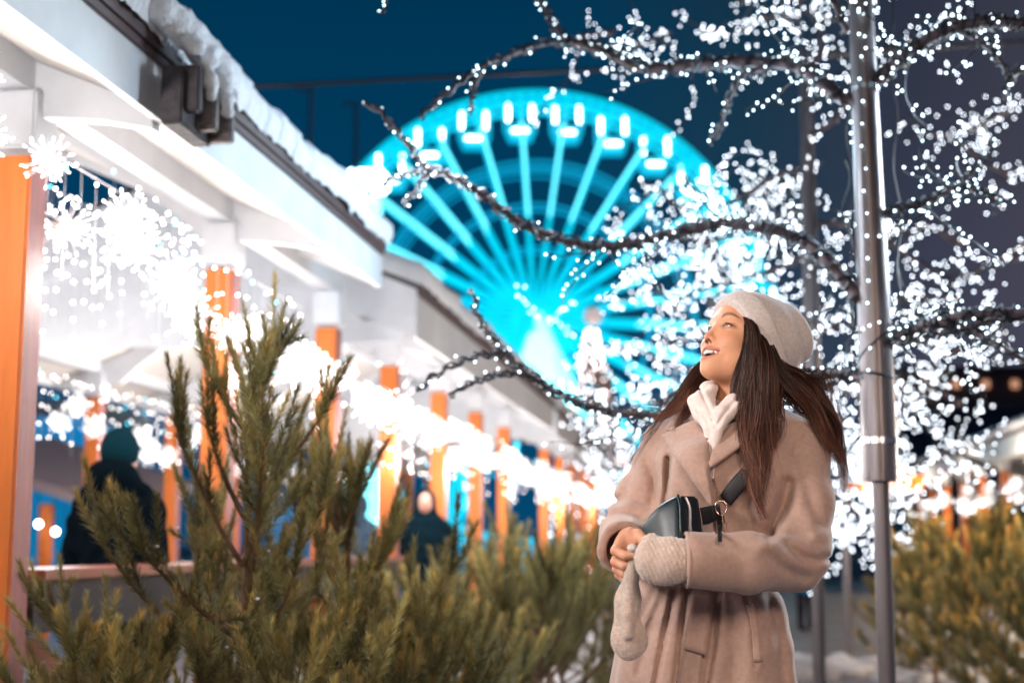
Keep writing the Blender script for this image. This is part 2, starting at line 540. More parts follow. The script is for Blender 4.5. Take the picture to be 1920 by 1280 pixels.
    # posts with white capital sleeves
    for u in posts:
        if not (u0 - .1 < u < u1 + max(.1, bx)): continue
        for l in (lp, lpb):
            c = W(u, l, 1.2)
            M3 = MROW.to_4x4()
            pb = MB(); pb.box((0, 0, 0), (.13, .13, 2.40), bev=.008)
            pb.v = [tuple(c + MROW @ Vector(v)) for v in pb.v]
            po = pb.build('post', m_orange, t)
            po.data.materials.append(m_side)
            # faces of the post that look down the aisle get the red-brown side colour
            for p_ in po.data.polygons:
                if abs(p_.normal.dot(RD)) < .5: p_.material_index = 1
            if detail:
                cb = MB(); cb.box((0, 0, 0), (.165, .165, .20), bev=.01)
                cb.v = [tuple(W(u, l, 2.52) + MROW @ Vector(v)) for v in cb.v]
                link('capital', cb.data('capital', m_white), None, po)
    return t, lpb, lr, lb

PU = [0.7, 2.5, 4.37] + [6.35 + 1.85 * k for k in range(0, 12)]
GL = 'market pavilions along the left side of the aisle'
pA, lpbA, lrA, lbA = pavilion(-1.2, 7.45, 1.80, 2.505, .215, 2.3, 1, PU, 'near white pavilion with orange posts and a snow-lipped roof edge across the top left', GL, snowstep=.012, seed=3)
pB, *_ = pavilion(9.3, 17.3, 2.0, 2.50, .33, 2.35, 1, PU, 'white pavilion with gable end behind the pine trees, second roof from the camera', GL, seed=5)
pC, *_ = pavilion(17.75, 28.5, 2.0, 2.46, .33, 2.35, 1, PU, 'farthest white pavilion on the left, its roof end touching the wheel and lit tree', GL, snowstep=.1, seed=8)
PR = [8.6 + 2.2 * k for k in range(0, 14)]
pD, *_ = pavilion(8.4, 38, -4.5, 2.50, .33, -5.0, -1, PR, 'white pavilion with snowy roof at the right edge of the photo behind brown pines', 'market pavilions on the right side of the aisle', snowstep=.12, seed=11)

# timber bracket boards on the fascia, with a clump of snow
def bracket(uc, le, z, label):
    t = empty('timber_bracket', RW(uc, le, z), label, 'bracket')
    mb = MB()
    mb.box((-.05, -.02, -.02), (.07, .28, .19), bev=.006)
    mb.v = [tuple(RW(uc, le - .03, z) + MROW @ Vector((-v[0], v[1], v[2]))) for v in mb.v]
    mb.build('backing_board', m_dark, t)
    for k, (du, dz, dx) in enumerate(((-.115, .01, .07), (-.005, -.02, .09), (.105, -.03, .11))):
        mb = MB(); mb.box((0, 0, 0), (.13, .042, .155), bev=.006)
        mb.v = [tuple(RW(uc + du, le - .04 - dx * .8, z + dz) + MROW @ Vector(v)) for v in mb.v]
        mb.build('plank_end', m_grey if k else m_dark, t)
    return t
bracket(4.36, 1.79, 2.565, 'dark weathered timber bracket of stacked plank ends under the snowy roof edge')
# snow clump spilling over the bracket (its own lump, resting on the planks)
fld = Field(RW(4.36, 1.45, 2.5) - Vector((.45, .45, .1)), RW(4.36, 1.45, 2.5) + Vector((.5, .5, .45)), .012)
g = None
rs = random.Random(5)
for du, dl, dz, r in ((-.24, .06, .24, .06), (-.17, .09, .22, .06), (-.10, .11, .20, .06), (-.03, .13, .17, .06), (.04, .15, .15, .055), (.11, .15, .13, .05), (.19, .12, .13, .045), (.27, .06, .15, .045), (-.065, .16, .12, .034), (-.060, .17, .06, .030), (-.058, .175, .01, .022), (.045, .18, .09, .034), (.048, .185, .03, .030), (.05, .19, -.02, .022), (-.15, .15, .14, .032), (.15, .17, .07, .028)):
    c = fld.ell(RW(4.36 + du, 1.79 - dl, 2.585 + dz - .02), (r, r, r * .9))
    g = c if g is None else smin(g, c, .035)
g = g + .004 * np.sin(fld.X * 61 + 3 * np.sin(fld.Z * 47)) * np.sin(fld.Y * 53 + 2 * np.sin(fld.X * 31)) + .004 * np.sin(fld.Z * 180 + 5 * np.sin(fld.X * 130)) * np.sin(fld.X * 230 + 3 * np.sin(fld.Y * 190)) + .003 * np.sin(fld.Z * 140 + 4 * np.sin(fld.X * 70)) * np.sin(fld.X * 150)
fld.f = g
V, F = fld.mesh()
tag(mesh_np('snow_clump', V, F, m_snow, smooth=True), 'lump of snow hanging over the dark timber bracket on the near roof edge', 'snow clump')

# counter rails between the front posts
for k, (ua, ub) in enumerate(((4.45, 6.27), (6.43, 8.12), (8.28, 9.97))):
    t = empty('counter_rail', RW((ua + ub) / 2, 2.3, 0), ['red-brown standing counter in front of the dark hooded coat, nearest bay', 'red-brown counter behind the big pine, second bay', 'red-brown counter in the third bay behind the pines'][k], 'counter', 'counters between the pavilion posts')
    L_ = ub - ua
    mb = MB(); mb.box((0, 0, 0), (.34, L_, .035), bev=.006); mb.v = [tuple(RW((ua + ub) / 2, 2.36, 1.02) + MROW @ Vector(v)) for v in mb.v]; mb.build('counter_top', m_rail, t)
    mb = MB(); mb.box((0, 0, 0), (.03, L_, .17)); mb.v = [tuple(RW((ua + ub) / 2, 2.24, .915) + MROW @ Vector(v)) for v in mb.v]; mb.build('apron', m_under, t)
    for sx in (-1, 1):
        a = RW((ua + ub) / 2 - sx * L_ / 2, 2.32, .12); b = RW((ua + ub) / 2 + sx * L_ / 2, 2.32, .80)
        mb = MB(); off = Vector((0, 0, .04)); n_ = ND * (.018 + .0 * sx)
        mb.prism([a - off, b - off, b + off, a + off], -n_ + ND * .04 * sx, n_ + ND * .04 * sx); mb.build('brace', m_rail, t)
    mb = MB(); mb.box((0, 0, 0), (.05, L_, .07)); mb.v = [tuple(RW((ua + ub) / 2, 2.32, .08) + MROW @ Vector(v)) for v in mb.v]; mb.build('foot_board', m_rail, t)

# ------------------------------------------------------------------ starburst lamps on the front beams
def starburst_data(seed, nray=60, R=.100):
    r = random.Random(seed); st = MB(); tp = MB()
    for i in range(nray):
        z = 1 - 2 * (i + .5) / nray; ph = i * 2.39996 + r.uniform(-.3, .3); s = math.sqrt(1 - z * z)
        d = Vector((s * math.cos(ph), s * math.sin(ph), z)); L_ = R * r.uniform(.45, 1.08)
        st.tube([d * .008, d * L_ * .6 + Vector((0, 0, r.uniform(-.006, .003))), d * L_], .0016, n=3, cap=False)
        tp.tube([d * (L_ - .003), d * (L_ + .003), d * (L_ + .010)], [.0018, .0030, .0018], n=5)
    return st.data('stem', m_stem), tp.data('bulb', m_star)
SD = [starburst_data(s) for s in (1, 2, 3)]
wd = MB(); wd.tube([(0, 0, 0), (0, 0, .34)], .0018, n=4); WD = wd.data('cord', m_wirew)
RND = random.Random(77)
def starburst(p, k, label, grp, sc=1.0, cord=True):
    t = empty('starburst_lamp', p, label, 'fairy lamp', grp, rz=RND.uniform(0, 6))
    t.rotation_euler = (RND.uniform(-.6, .6), RND.uniform(-.6, .6), RND.uniform(0, 6)); t.scale = (sc,) * 3
    a, b = SD[k % 3]
    for nm, d in (('stem', a), ('bulb', b)):
        o = bpy.data.objects.new(nm, d); COL.objects.link(o); o.parent = t
        if nm == 'bulb': o['kind'] = 'stuff'
    return t
def pl(name, p, e, c=(1, .93, .88), r=.10):
    ld = bpy.data.lights.new(name, 'POINT'); ld.energy = e; ld.color = c; ld.shadow_soft_size = r
    o = bpy.data.objects.new(name, ld); COL.objects.link(o); o.location = p
stl = 'spiky white starburst lamp in the glowing row hung from the left eave'
us = [2.9, 3.35]
u = 3.62
while u < 27: us.append(u); u += .30 + .012 * (u - 3.6)
def zstar(u): return max(1.93, 2.36 - .085 * (u - 3.6))
nst = 0
for k, u in enumerate(us):
    lab = stl
    if k == 3: lab = 'starburst lamp in front of the nearest orange post, at the left edge'
    p = RW(u, 2.14 + RND.uniform(-.10, .10), zstar(u) + RND.uniform(-.10, .10))
    starburst(p, k, lab, 'starburst lamps along the left eave', RND.uniform(.8, 1.2) * (1 if u < 6 else .95))
    if k % 3 == 1 and 4.9 < u < 17: pl('starburst_glow', RW(u, 1.98, zstar(u) - .25), 7 + 1.0 * (u > 7) * 7, r=.08)
    elif k % 5 == 1: pl('starburst_glow', RW(u, 2.2, zstar(u) - .2), 35, r=.1)
# second row on the rear beam, and the row under the right pavilion
for k in range(44):
    u = 3.2 + k * .40
    starburst(RW(u, lpbA + RND.uniform(-.08, .08), 2.05 + RND.uniform(-.18, .18)), k, 'starburst lamp in the dim row on the rear beam, beyond the counters', 'starburst lamps along the rear beam', RND.uniform(.8, 1.2))
for u in (2.0, 5.2, 8.4, 12, 16, 21): pl('rear_glow', RW(u, lpbA - .5, 2.0), 45, r=.12)
for k in range(40):
    u = 13 + k * .6
    starburst(RW(u, -4.75 + RND.uniform(-.15, .15), 2.0 + RND.uniform(-.25, .2)), k, 'starburst lamp hung under the snowy eave at the right edge', 'starburst lamps along the right eave', RND.uniform(.9, 1.3))
for u in (9, 11.5, 14, 18, 22, 27, 32): pl('right_glow', RW(u, -4.0, 1.9), 230 if u < 13 else 130, (1, .82, .62), r=.15)  # two nearest added out of view to brighten the right pines
pl('inside_glow', RW(7.6, 3.6, 1.75), 42, (1, .97, .96), .3)
pl('inside_glow', RW(11.0, 3.6, 1.75), 50, (1, .97, .96), .3)
pl('inside_glow', RW(15.0, 3.6, 1.75), 65, (1, .97, .96), .3)
pl('inside_glow', RW(4.6, 3.6, 1.75), 40, (1, .96, .93), .15)

# ------------------------------------------------------------------ icicle strings inside the pavilions
ico = bmesh.new(); bmesh.ops.create_icosphere(ico, subdivisions=1, radius=1.0)
IV = np.array([v.co[:] for v in ico.verts]); IF = np.array([[v.index for v in f.verts] for f in ico.faces]); ico.free()
def bulbs_mesh(name, P, r, m, parent):
    P = np.array(P); n = len(P)
    rr = r * np.array([RND.uniform(.85, 1.15) for _ in range(n)])
    V = (P[:, None, :] + IV[None] * rr[:, None, None]).reshape(-1, 3)
    F = (IF[None] + (np.arange(n) * len(IV))[:, None, None]).reshape(-1, 3)
    return mesh_np(name, V, F, m, parent, smooth=True)
def bulb_data(r, m):
    me = bpy.data.meshes.new('bulb'); me.from_pydata([tuple(v * r) for v in IV], [], [tuple(int(i) for i in f) for f in IF])
    me.materials.append(m); me.polygons.foreach_set('use_smooth', [True] * len(me.polygons)); return me
def add_bulbs(parent, P, r, m, dat, nind=100):
    """the nearest ones are parts of their own, the rest one part"""
    P = [Vector(p) for p in P]
    vis = sorted(range(len(P)), key=lambda i: (P[i] - Vector(cam.location)).length + (0 if inframe(P[i]) else 1000))
    inv = Vector(parent.location)
    for i in vis[:nind]:
        o = bpy.data.objects.new('bulb', dat); COL.objects.link(o); o.parent = parent
        o.location = P[i] - inv; o.rotation_euler = (RND.uniform(0, 3), 0, RND.uniform(0, 3))
    if len(vis) > nind:
        o = bulbs_mesh('bulb', [P[i] for i in vis[nind:]], r, m, parent); o['kind'] = 'stuff'
def inframe(p):
    x, y = proj(p[0], p[1], p[2]); return -20 < x < 1940 and -20 < y < 1300 and p[1] > 0
BD_w = bulb_data(.0042, m_bulbw); BD_warm = bulb_data(.0055, m_warm); BD_c = bulb_data(.0055, m_cyanb)
for k in range(29):
    ua = 5.6 + k * .95; l = [3.45, 2.95, 3.9][k % 3]; zc = 2.50 + math.tan(math.radians(23)) * (min(l, 7.4 - l) - 1.8)
    if k > 8: ua = 4.6 + (k - 9) * 1.4; l = 2.2 + .12 * (k % 2); zc = zstar(ua) + .22
    if k > 20: ua = 3.6 + (k - 21) * 1.4; l = lpbA - .1; zc = 2.40
    t = empty('icicle_string', RW(ua, l, zc), 'icicle light string of small round bulbs dangling under the left pavilion roof', 'light string', 'icicle strings under the left pavilion roof')
    P = []; wb = MB()
    for j in range(11):
        u = ua + j * .13; L_ = RND.uniform(.35, 1.0) if k < 9 else RND.uniform(.2, .6); z0 = zc + RND.uniform(-.03, .03)
        wb.tube([RW(u, l, z0), RW(u + .01, l, z0 - L_)], .0011, n=3)
        for q in range(int(L_ / .12) + 1):
            P.append(RW(u + RND.uniform(-.02, .02), l + RND.uniform(-.02, .02), z0 - q * .12 - RND.uniform(0, .03)))
    wb.tube([RW(ua, l, zc), RW(ua + 1.35, l, zc)], .002, n=3)
    wb.build('wire', m_wirew, t)
    add_bulbs(t, P, .0055, m_warm, BD_warm)
    for o in [o for o in t.children if o.name.startswith('bulb')][:100]:
        if RND.random() < .14 and o.get('kind') is None: o.data = BD_c
# ------------------------------------------------------------------ ferris wheel, 120 m away
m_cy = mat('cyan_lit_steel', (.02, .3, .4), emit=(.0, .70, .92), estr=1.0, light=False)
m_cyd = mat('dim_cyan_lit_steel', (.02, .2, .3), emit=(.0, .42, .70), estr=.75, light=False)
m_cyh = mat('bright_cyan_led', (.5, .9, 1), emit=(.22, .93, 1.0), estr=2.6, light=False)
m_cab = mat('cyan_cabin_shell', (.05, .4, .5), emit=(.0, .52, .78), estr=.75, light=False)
m_led = mat('white_led_panel', (1, 1, 1), emit=(.72, 1.0, 1.0), estr=9, light=False)
YW = 122.0
HUB = Q(1003, 600, YW); RIM = 432.0 * YW / FPX * (1.0 / 1.0)
wh = empty('ferris_wheel', (HUB.x, HUB.y, 0), 'giant cyan-lit ferris wheel with white-edged cabins rising behind the snowy roofs', 'ferris wheel')
def wp(r, a, dy=0.0): return HUB + Vector((r * math.sin(a), dy, r * math.cos(a)))
def ring(r, w, dy, m, nm, n=120, par=wh):
    mb = MB(); mb.tube([wp(r, 2 * math.pi * i / n, dy) for i in range(n + 1)], w, n=6, cap=False); return mb.build(nm, m, par)
for dy in (-1.1, 1.1):
    ring(RIM + .35, .24, dy, m_cy, 'rim'); ring(RIM - .85, .2, dy, m_cy, 'rim')
    for rr, w in ((303, .14), (285, .09), (219, .13), (135, .13)): ring(rr * YW / FPX, w, dy, m_cyd, 'brace_ring', 90)
NC = 30
for k in range(NC):
    a = math.radians(8.3 + 12 * k)
    for dy in (-1.1, 1.1):
        mb = MB(); mb.tube([wp(RIM, a, dy), wp(.8, a, dy * 1.4)], [.25, .20], n=6); sp = mb.build('spoke', m_cy, wh)
        mb = MB(); mb.tube([wp(RIM * .88, a, dy - .34), wp(RIM * .45, a, dy * 1.2 - .42)], .06, n=4); link('light_strip', mb.data('light_strip', m_cyh), None, sp)
    a2 = a + math.radians(6)
    mb = MB()
    for i in range(4):
        mb.tube([wp(RIM + .35, a + math.radians(3 * i), -1.1), wp(RIM - .85, a + math.radians(3 * (i + .5)), -1.1)], .1, n=4, cap=False)
        mb.tube([wp(RIM - .85, a + math.radians(3 * (i + .5)), -1.1), wp(RIM + .35, a + math.radians(3 * (i + 1)), -1.1)], .1, n=4, cap=False)
    mb.build('rim_lattice', m_cy, wh)
    # cabin hangs upright from the rim
    c = wp(RIM, a) + Vector((0, 0, -1.9))
    if c.z < 1.5: continue
    mb = MB()
    w, d = 1.42, 1.2
    c = c + Vector((0, 0, -.1))
    mb.tube([c + Vector((-w, 0, 1.35)), c + Vector((-w * .9, 0, 1.7)), c + Vector((0, 0, 1.95)), c + Vector((w * .9, 0, 1.7)), c + Vector((w, 0, 1.35))], .28, n=6)
    mb.tube([c + Vector((0, 0, 1.9)), wp(RIM, a, 0)], .16, n=5)
    top = [(-w, -d), (w, -d), (w, d), (-w, d)]; bot = [(x * .70, y * .8) for x, y in top]
    V = [c + Vector((x, y, -.55)) for x, y in top] + [c + Vector((x, y, -1.65)) for x, y in bot]
    mb.add(V, [(3, 2, 1, 0), (4, 5, 6, 7), (0, 1, 5, 4), (1, 2, 6, 5), (2, 3, 7, 6), (3, 0, 4, 7)])
    for sx in (-1, 1):
        for sy in (-1, 1): mb.tube([c + Vector((sx * w * .96, sy * d * .9, -.6)), c + Vector((sx * w * .96, sy * d * .5, 1.45))], .1, n=4)
    cb = mb.build('cabin', m_cab, wh)
    for sx in (-1, 1):
        lb_ = MB(); lb_.box(c + Vector((sx * w * .74, -d * 1.0, .48)), (.22, .2, 1.5), bev=.08); link('light_bar', lb_.data('light_bar', m_led), None, cb)
    lb_ = MB(); lb_.box(c + Vector((0, -d * 1.05, -1.12)), (1.35, .16, .24), bev=.07); link('light_bar', lb_.data('light_bar', m_led), None, cb)
mb = MB(); mb.tube([HUB + Vector((0, -2.2, 0)), HUB + Vector((0, 2.2, 0))], 1.5, n=24); mb.build('hub', m_cy, wh)
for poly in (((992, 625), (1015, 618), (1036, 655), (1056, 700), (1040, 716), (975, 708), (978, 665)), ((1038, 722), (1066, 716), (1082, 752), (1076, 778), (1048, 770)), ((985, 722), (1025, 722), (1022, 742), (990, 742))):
    mb = MB(); P_ = [Q(px, py, YW - 3.6) for px, py in poly]; mb.prism(P_, (0, 0, 0), (0, .7, 0)); mb.build('floodlit_panel', mat('floodlit_white_panel', (.8, 1, 1), emit=(.62, .98, 1.0), estr=1.15, light=False), wh)  # support plates whose emission stands in for floodlight falling on them
for sx in (-1, 1):
    for dy in (-3.5, 3.5):
        mb = MB(); mb.tube([HUB + Vector((0, dy * .7, 0)), Vector((HUB.x + sx * 9.0, HUB.y + dy * 1.6, 0))], [.6, .8], n=10); mb.build('support_leg', m_cyh if sx > 0 and dy < 0 else m_cy, wh)
mb = MB(); mb.box((HUB.x, HUB.y, .6), (26, 12, 1.2), bev=.1); mb.build('platform', m_cyd, wh)
pl('wheel_flood', HUB + Vector((0, -9, -6)), 3000, (.1, .8, 1), 2)

# cyan-lit ride tower next to the wheel, seen over the roof
t = empty('lit_tower', Q(690, 1020, 90), 'bright cyan and white lit tower cut off by the roof edge left of the wheel', 'tower')
c = Q(690, 345, 90); cz_ = c.z
mb = MB(); mb.box((c.x, 90, cz_ / 2 - 1), (1.7, 1.7, cz_), bev=.2); mb.build('shaft', m_cyh, t)
mb = MB(); mb.box((c.x, 89.5, cz_), (2.6, 2.6, 1.1), bev=.4); mb.build('light_head', m_led, t)
# slender unlit masts
for k, (px, py, yy) in enumerate(((583, 168, 40), (668, 195, 46))):
    p = Q(px, py, yy); t = empty('lamp_mast', (p.x, p.y, 0), ['slim grey mast with short arm standing behind the near roof edge', 'dark mast with wider foot section just left of the wheel rim'][k], 'mast', 'masts behind the left roofs')
    mb = MB(); mb.tube([(p.x, p.y, 0), (p.x, p.y, p.z)], [.12, .07], n=8); mb.build('pole', mat('mast_steel', (.10, .25, .36), rough=.5), t)
    mb = MB(); mb.box((p.x - .2, p.y, p.z), (.6, .12, .09), bev=.03); mb.build('arm', mat('mast_steel'), t)

# overhead cable across the aisle
mb = MB(); pts = [Q(-200, 190, 9.5), Q(510, 161, 10), Q(900, 141, 10.4), Q(1300, 121, 10.8), Q(1920, 78, 11.4), Q(2300, 55, 12)]
mb.tube([tuple(p) for p in crom([tuple(p) for p in pts], 10)], .016, n=6)
tag(mb.build('overhead_cable', m_wireb), 'thin dark cable strung across the sky above the wheel', 'cable')

# ------------------------------------------------------------------ lit cone tree in front of the wheel
t = empty('light_cone_tree', Q(1112, 1020, 34).xy.to_3d(), 'tall narrow cone tree of faint pinkish lights standing before the wheel', 'lit tree')
base = Q(1112, 1020, 34); apex = Q(1112, 612, 34)
mb = MB(); mb.tube([(base.x, base.y, 0), apex], [.18, .03], n=8); mb.build('mast', m_wireb, t)
r_ = random.Random(9); P = []; nb = 520
mesh_ = MB()
for i in range(nb):
    f = r_.random() ** .75
    z = apex.z * (1 - f) + .5 * f; rad = .10 + 1.35 * f; ph = r_.uniform(0, 6.283)
    P.append(Vector((base.x + rad * math.cos(ph), base.y + rad * math.sin(ph), z)))
for q in range(16):
    ph = q * math.pi / 8; mesh_.tube([Vector((base.x + 1.5 * math.cos(ph), base.y + 1.5 * math.sin(ph), .4)), apex], .03, n=4)
mesh_.build('frame_wire', mat('tan_frame', (.35, .24, .20), rough=.7), t)
m_pinkb = mat('faint_pink_bulb', (1, 1, 1), emit=(1.0, .86, .84), estr=9, light=False)
add_bulbs(t, P, .028, m_pinkb, bulb_data(.028, m_pinkb))
mb = MB(); mb.sphere(apex + Vector((0, 0, .25)), .22, 10, 8); mb.build('star_top', mat('rosy_top', (.5, .4, .4), emit=(.9, .7, .66), estr=.6, light=False), t)

# ------------------------------------------------------------------ distant buildings
m_bl = mat('night_facade', (.02, .05, .10), rough=.8, var=.3, vscale=.3)
m_br = mat('brown_facade', (.20, .09, .07), rough=.8)
m_win = mat('warm_window', (1, .7, .4), emit=(1, .50, .30), estr=.6, light=False)
def block(px0, px1, py, y, m, label, strip=None, dz=4, nw=0):
    a = Q(px0, py, y); b = Q(px1, py, y)
    t = empty('building', ((a.x + b.x) / 2, y, 0), label, 'building', 'buildings far beyond the market')
    mb = MB(); mb.box(((a.x + b.x) / 2, y + dz / 2, a.z / 2), (b.x - a.x, dz, a.z), bev=.05); mb.build('wall', m, t)
    mb = MB(); mb.box(((a.x + b.x) / 2, y + dz / 2, a.z + .15), (b.x - a.x + .5, dz + .5, .3)); mb.build('roof', m_gut, t)
    if strip:
        pa, pb, hgt, n = strip
        for i in range(n):
            px = px0 + (px1 - px0) * (i + .5) / n
            c = Q(px, (pa + pb) / 2, y)
            w = MB(); w.box((c.x, y - .05, c.z), ((b.x - a.x) / n * .25, .12, hgt), bev=.03); w.build('window', m_win, t)
    return t
block(1655, 2150, 700, 62, m_br, 'long brown building with warm lamps behind the right branches', (716, 724, .35, 9))
block(1440, 1700, 1010, 48, mat('blue_stall_wall', (.012, .09, .20), rough=.6), 'low dark blue hut behind the arm and the steel pole', None)
block(1690, 2100, 770, 55, m_bl, 'dark navy building block above the right pavilion', (888, 896, .2, 5))
block(-900, 160, 780, 30, mat('deep_blue_wall', (.01, .25, .50), rough=.6, emit=(0, .26, .45), estr=.45, light=False), 'deep blue lit wall seen between the posts on the far left', None)  # wall glows by itself in place of blue floodlighting
pl('blue_flood', Q(60, 700, 26), 300, (.1, .5, 1), 1.0)
# a far stall with a pale roof and lights behind the dark coat
t = empty('market_stall', Q(120, 1020, 17), 'far stall with pale pinkish roof and small lights behind the dark hooded coat', 'stall')
a = Q(-40, 885, 17); b = Q(270, 985, 17)
mb = MB(); mb.prism([a, b, b + Vector((0, 0, .12)), a + Vector((0, 0, .12))], (0, 0, 0), (0, 2.5, .5)); mb.build('roof', mat('pale_roof', (.6, .45, .45), rough=.7), t)
for px in (-30, 80, 225): 
    c = Q(px, 1020, 17.1); mb = MB(); mb.box((c.x, 17.2, .8), (.14, .14, 1.6), bev=.01); mb.build('post', m_orange, t)
for px, py in ((72, 982), (104, 996), (140, 1010), (122, 1030)):
    mb = MB(); mb.sphere(Q(px, py, 16.9), .035, 10, 8); mb.build('lamp', m_warm, t)
    mb = MB(); mb.tube([Q(px, py, 16.9), Q(px, 915, 17.4)], .006, n=4); mb.build('cord', m_wireb, t)
# orange running-text display
p = Q(1660, 905, 30); a = Q(1584, 905, 30); b = Q(1722, 905, 30)
t = empty('led_display', (p.x, 30, 0), 'small glowing orange display board seen either side of the steel pole', 'display')
mb = MB(); mb.box((p.x, 30, p.z), (b.x - a.x, .12, .30), bev=.02); mb.build('screen', mat('orange_screen', (1, .3, .05), emit=(1.0, .20, .02), estr=3.2, light=False), t)
mb = MB(); mb.box((p.x, 30.1, p.z), (b.x - a.x + .1, .1, .4)); mb.build('case', m_wireb, t)
mb = MB(); mb.tube([(p.x, 30.12, 0), (p.x, 30.12, p.z)], .05); mb.build('pole', m_wireb, t)
# ------------------------------------------------------------------ trees of light: steel poles with wire-wrapped branches and bulbs
m_pole = mat('brushed_steel_pole', (.20, .18, .19), rough=.36, metal=.6, bump=.12, bscale=14, stretch=(8, 8, .4), var=.15, vscale=3)
m_seam = mat('brown_streak_seam', (.16, .07, .04), rough=.7)  # seam with the pole's brown reflected streak put into its colour
m_clamp = mat('clamp_steel', (.75, .76, .8), rough=.25, metal=1.0)
m_bough = mat('wrapped_bough', (.085, .055, .07), rough=.42, bump=.4, bscale=60, spec=.6)
rt = random.Random(21)
def tree3(name, label, px, y, segs, top=9.0, grp='light trees along the aisle', lean=0.0):
    b = Q(px, 1020, y); t = empty('light_tree', (b.x, b.y, 0), label, 'light tree', grp)
    return t
def poles(t, prof, mtl=m_pole, parent=None):
    """prof: (px_centre, py, radius m, y)"""
    mb = MB(); pts = [Q(p[0], p[1], p[3]) for p in prof]; rr = [p[2] for p in prof]
    mb.tube(pts, rr, n=28); return mb.build('pole', mtl, t, smooth=False)
class TreeB:
    """collects boughs, cable and bulb places of one tree"""
    def __init__(self, t, y0): self.t = t; self.P = []; self.y0 = y0; self.wire = MB()
    def bough(self, pts, r0, r1, wires=2, bulbs=True, dens=.030, out=.022, turns=.055, seg=8, wr=.0044):
        """pts: (px, py, y)"""
        C = crom([tuple(Q(*p)) for p in pts], seg); n = len(C)
        L = np.concatenate([[0], np.cumsum(np.linalg.norm(np.diff(C, axis=0), axis=1))]); T = L / L[-1]
        kn = np.array([noise.noise(Vector((i * .55, r0 * 99, self.y0))) for i in range(n)])
        R_ = (r0 + (r1 - r0) * T ** .8) * (.74 + .22 * kn)
        mb = MB(); mb.tube([tuple(p) for p in C], list(R_), n=9); mb.build('branch', m_bough, self.t, smooth=True)
        m = max(8, int(L[-1] / .010)); tt = np.linspace(0, 1, m)
        X = np.stack([np.interp(tt, T, C[:, i]) for i in range(3)], 1); Rr = np.interp(tt, T, R_)
        tg = np.gradient(X, axis=0); tg /= np.linalg.norm(tg, axis=1)[:, None]
        a_ = np.cross(tg, (0, .3, 1)); a_ /= np.maximum(np.linalg.norm(a_, axis=1), 1e-6)[:, None]; b_ = np.cross(tg, a_)
        for w in range(wires):
            ph = rt.uniform(0, 6.3); fq = 2 * math.pi * L[-1] / (turns * (1 + r0 * 18) * rt.uniform(.8, 1.3)) * (1 if w % 2 else -1)
            an = ph + fq * tt + .9 * np.sin(tt * 23 + w)
            off = Rr + wr + .004 * (1 + np.sin(tt * 41 + w * 2))
            W_ = X + a_ * (np.cos(an) * off)[:, None] + b_ * (np.sin(an) * off)[:, None]
            self.wire.tube([tuple(p) for p in W_], wr, n=4, cap=False)
        if bulbs:
            s = 0.0
            while s < L[-1]:
                f = s / L[-1]; x = np.array([np.interp(f, T, C[:, i]) for i in range(3)]); r_ = np.interp(f, T, R_)
                i = min(m - 1, int(f * m)); an = rt.uniform(0, 6.28)
                o = r_ + rt.uniform(.004, out)
                self.P.append(x + a_[i] * math.cos(an) * o + b_[i] * math.sin(an) * o); s += dens * rt.uniform(.4, 1.7)
        return C
    def twig(self, p0, d, L, dens=.026, r=.0045, curl=1.0, spread=.016):
        """a curly thin twig full of bulbs"""
        p = np.array(p0, float); d = np.array(d, float); d /= np.linalg.norm(d); pts = [p.copy()]
        ax = np.array([rt.gauss(0, .4), rt.gauss(0, 1), rt.gauss(0, .4)]); ax /= np.linalg.norm(ax); n = max(4, int(L / .035)); kk = rt.uniform(-1, 1) * .20 * curl
        for i in range(n):
            d = d + np.cross(ax, d) * kk + np.array([rt.gauss(0, .16), rt.gauss(0, .10), rt.gauss(0, .16)]) * curl; d /= np.linalg.norm(d)
            if rt.random() < .12: kk = -kk
            p = p + d * L / n; pts.append(p.copy())
            for _ in range(int(L / n / dens + rt.random())):
                self.P.append(p + np.array([rt.gauss(0, spread), rt.gauss(0, spread), rt.gauss(0, spread)]) - d * rt.random() * L / n)
        self.wire.tube([tuple(q_) for q_ in pts], [r * (1 - .6 * i / n) for i in range(n + 1)], n=4)
        return pts
    def done(self, rb, m, dat, wname='cable'):
        self.wire.build(wname, m_wireb, self.t)
        add_bulbs(self.t, self.P, rb, m, dat)
        print('DBG bulbs', len(self.P))

Y1 = 4.75
t1 = tree3('light_tree', 'nearest light tree on the thick two-piece steel pole right of the woman', 1655, Y1, None)
sc_ = Y1 / FPX * .99
poles(t1, [(1664, 1290, 16.5 * sc_, Y1), (1651, 895, 16 * sc_, Y1)])
pz0 = Q(1664, 1290, Y1); mb = MB(); mb.tube([(pz0.x + .01, pz0.y, 0), (pz0.x, pz0.y, pz0.z + .01)], 17.5 * sc_, n=24); mb.tube([(pz0.x + .01, pz0.y, 0), (pz0.x + .01, pz0.y, .02)], .12, n=24); mb.build('base', m_pole, t1)
def sleeve(rows):
    mb = MB(); pts = []; rr = []
    for p in rows: pts.append(Q(p[0], p[1], Y1)); rr.append(p[2] * sc_)
    mb.tube(pts, rr, n=32)
    o = mb.build('pole', m_pole, t1, smooth=False)
    return o
sleeve([(1649, 902, 34), (1648.5, 820, 33.5), (1638, 560, 31), (1633, 440, 29.5)])
sleeve([(1633, 445, 28.5), (1621, 170, 25.5), (1612, -60, 23), (1590, -420, 18)])
mb = MB(); mb.tube([Q(1649, 832, Y1), Q(1648.7, 821, Y1)], 35.2 * sc_, n=32); mb.tube([Q(1621.5, 172, Y1), Q(1621, 163, Y1)], 28 * sc_, n=32); mb.build('collar', m_clamp, t1)
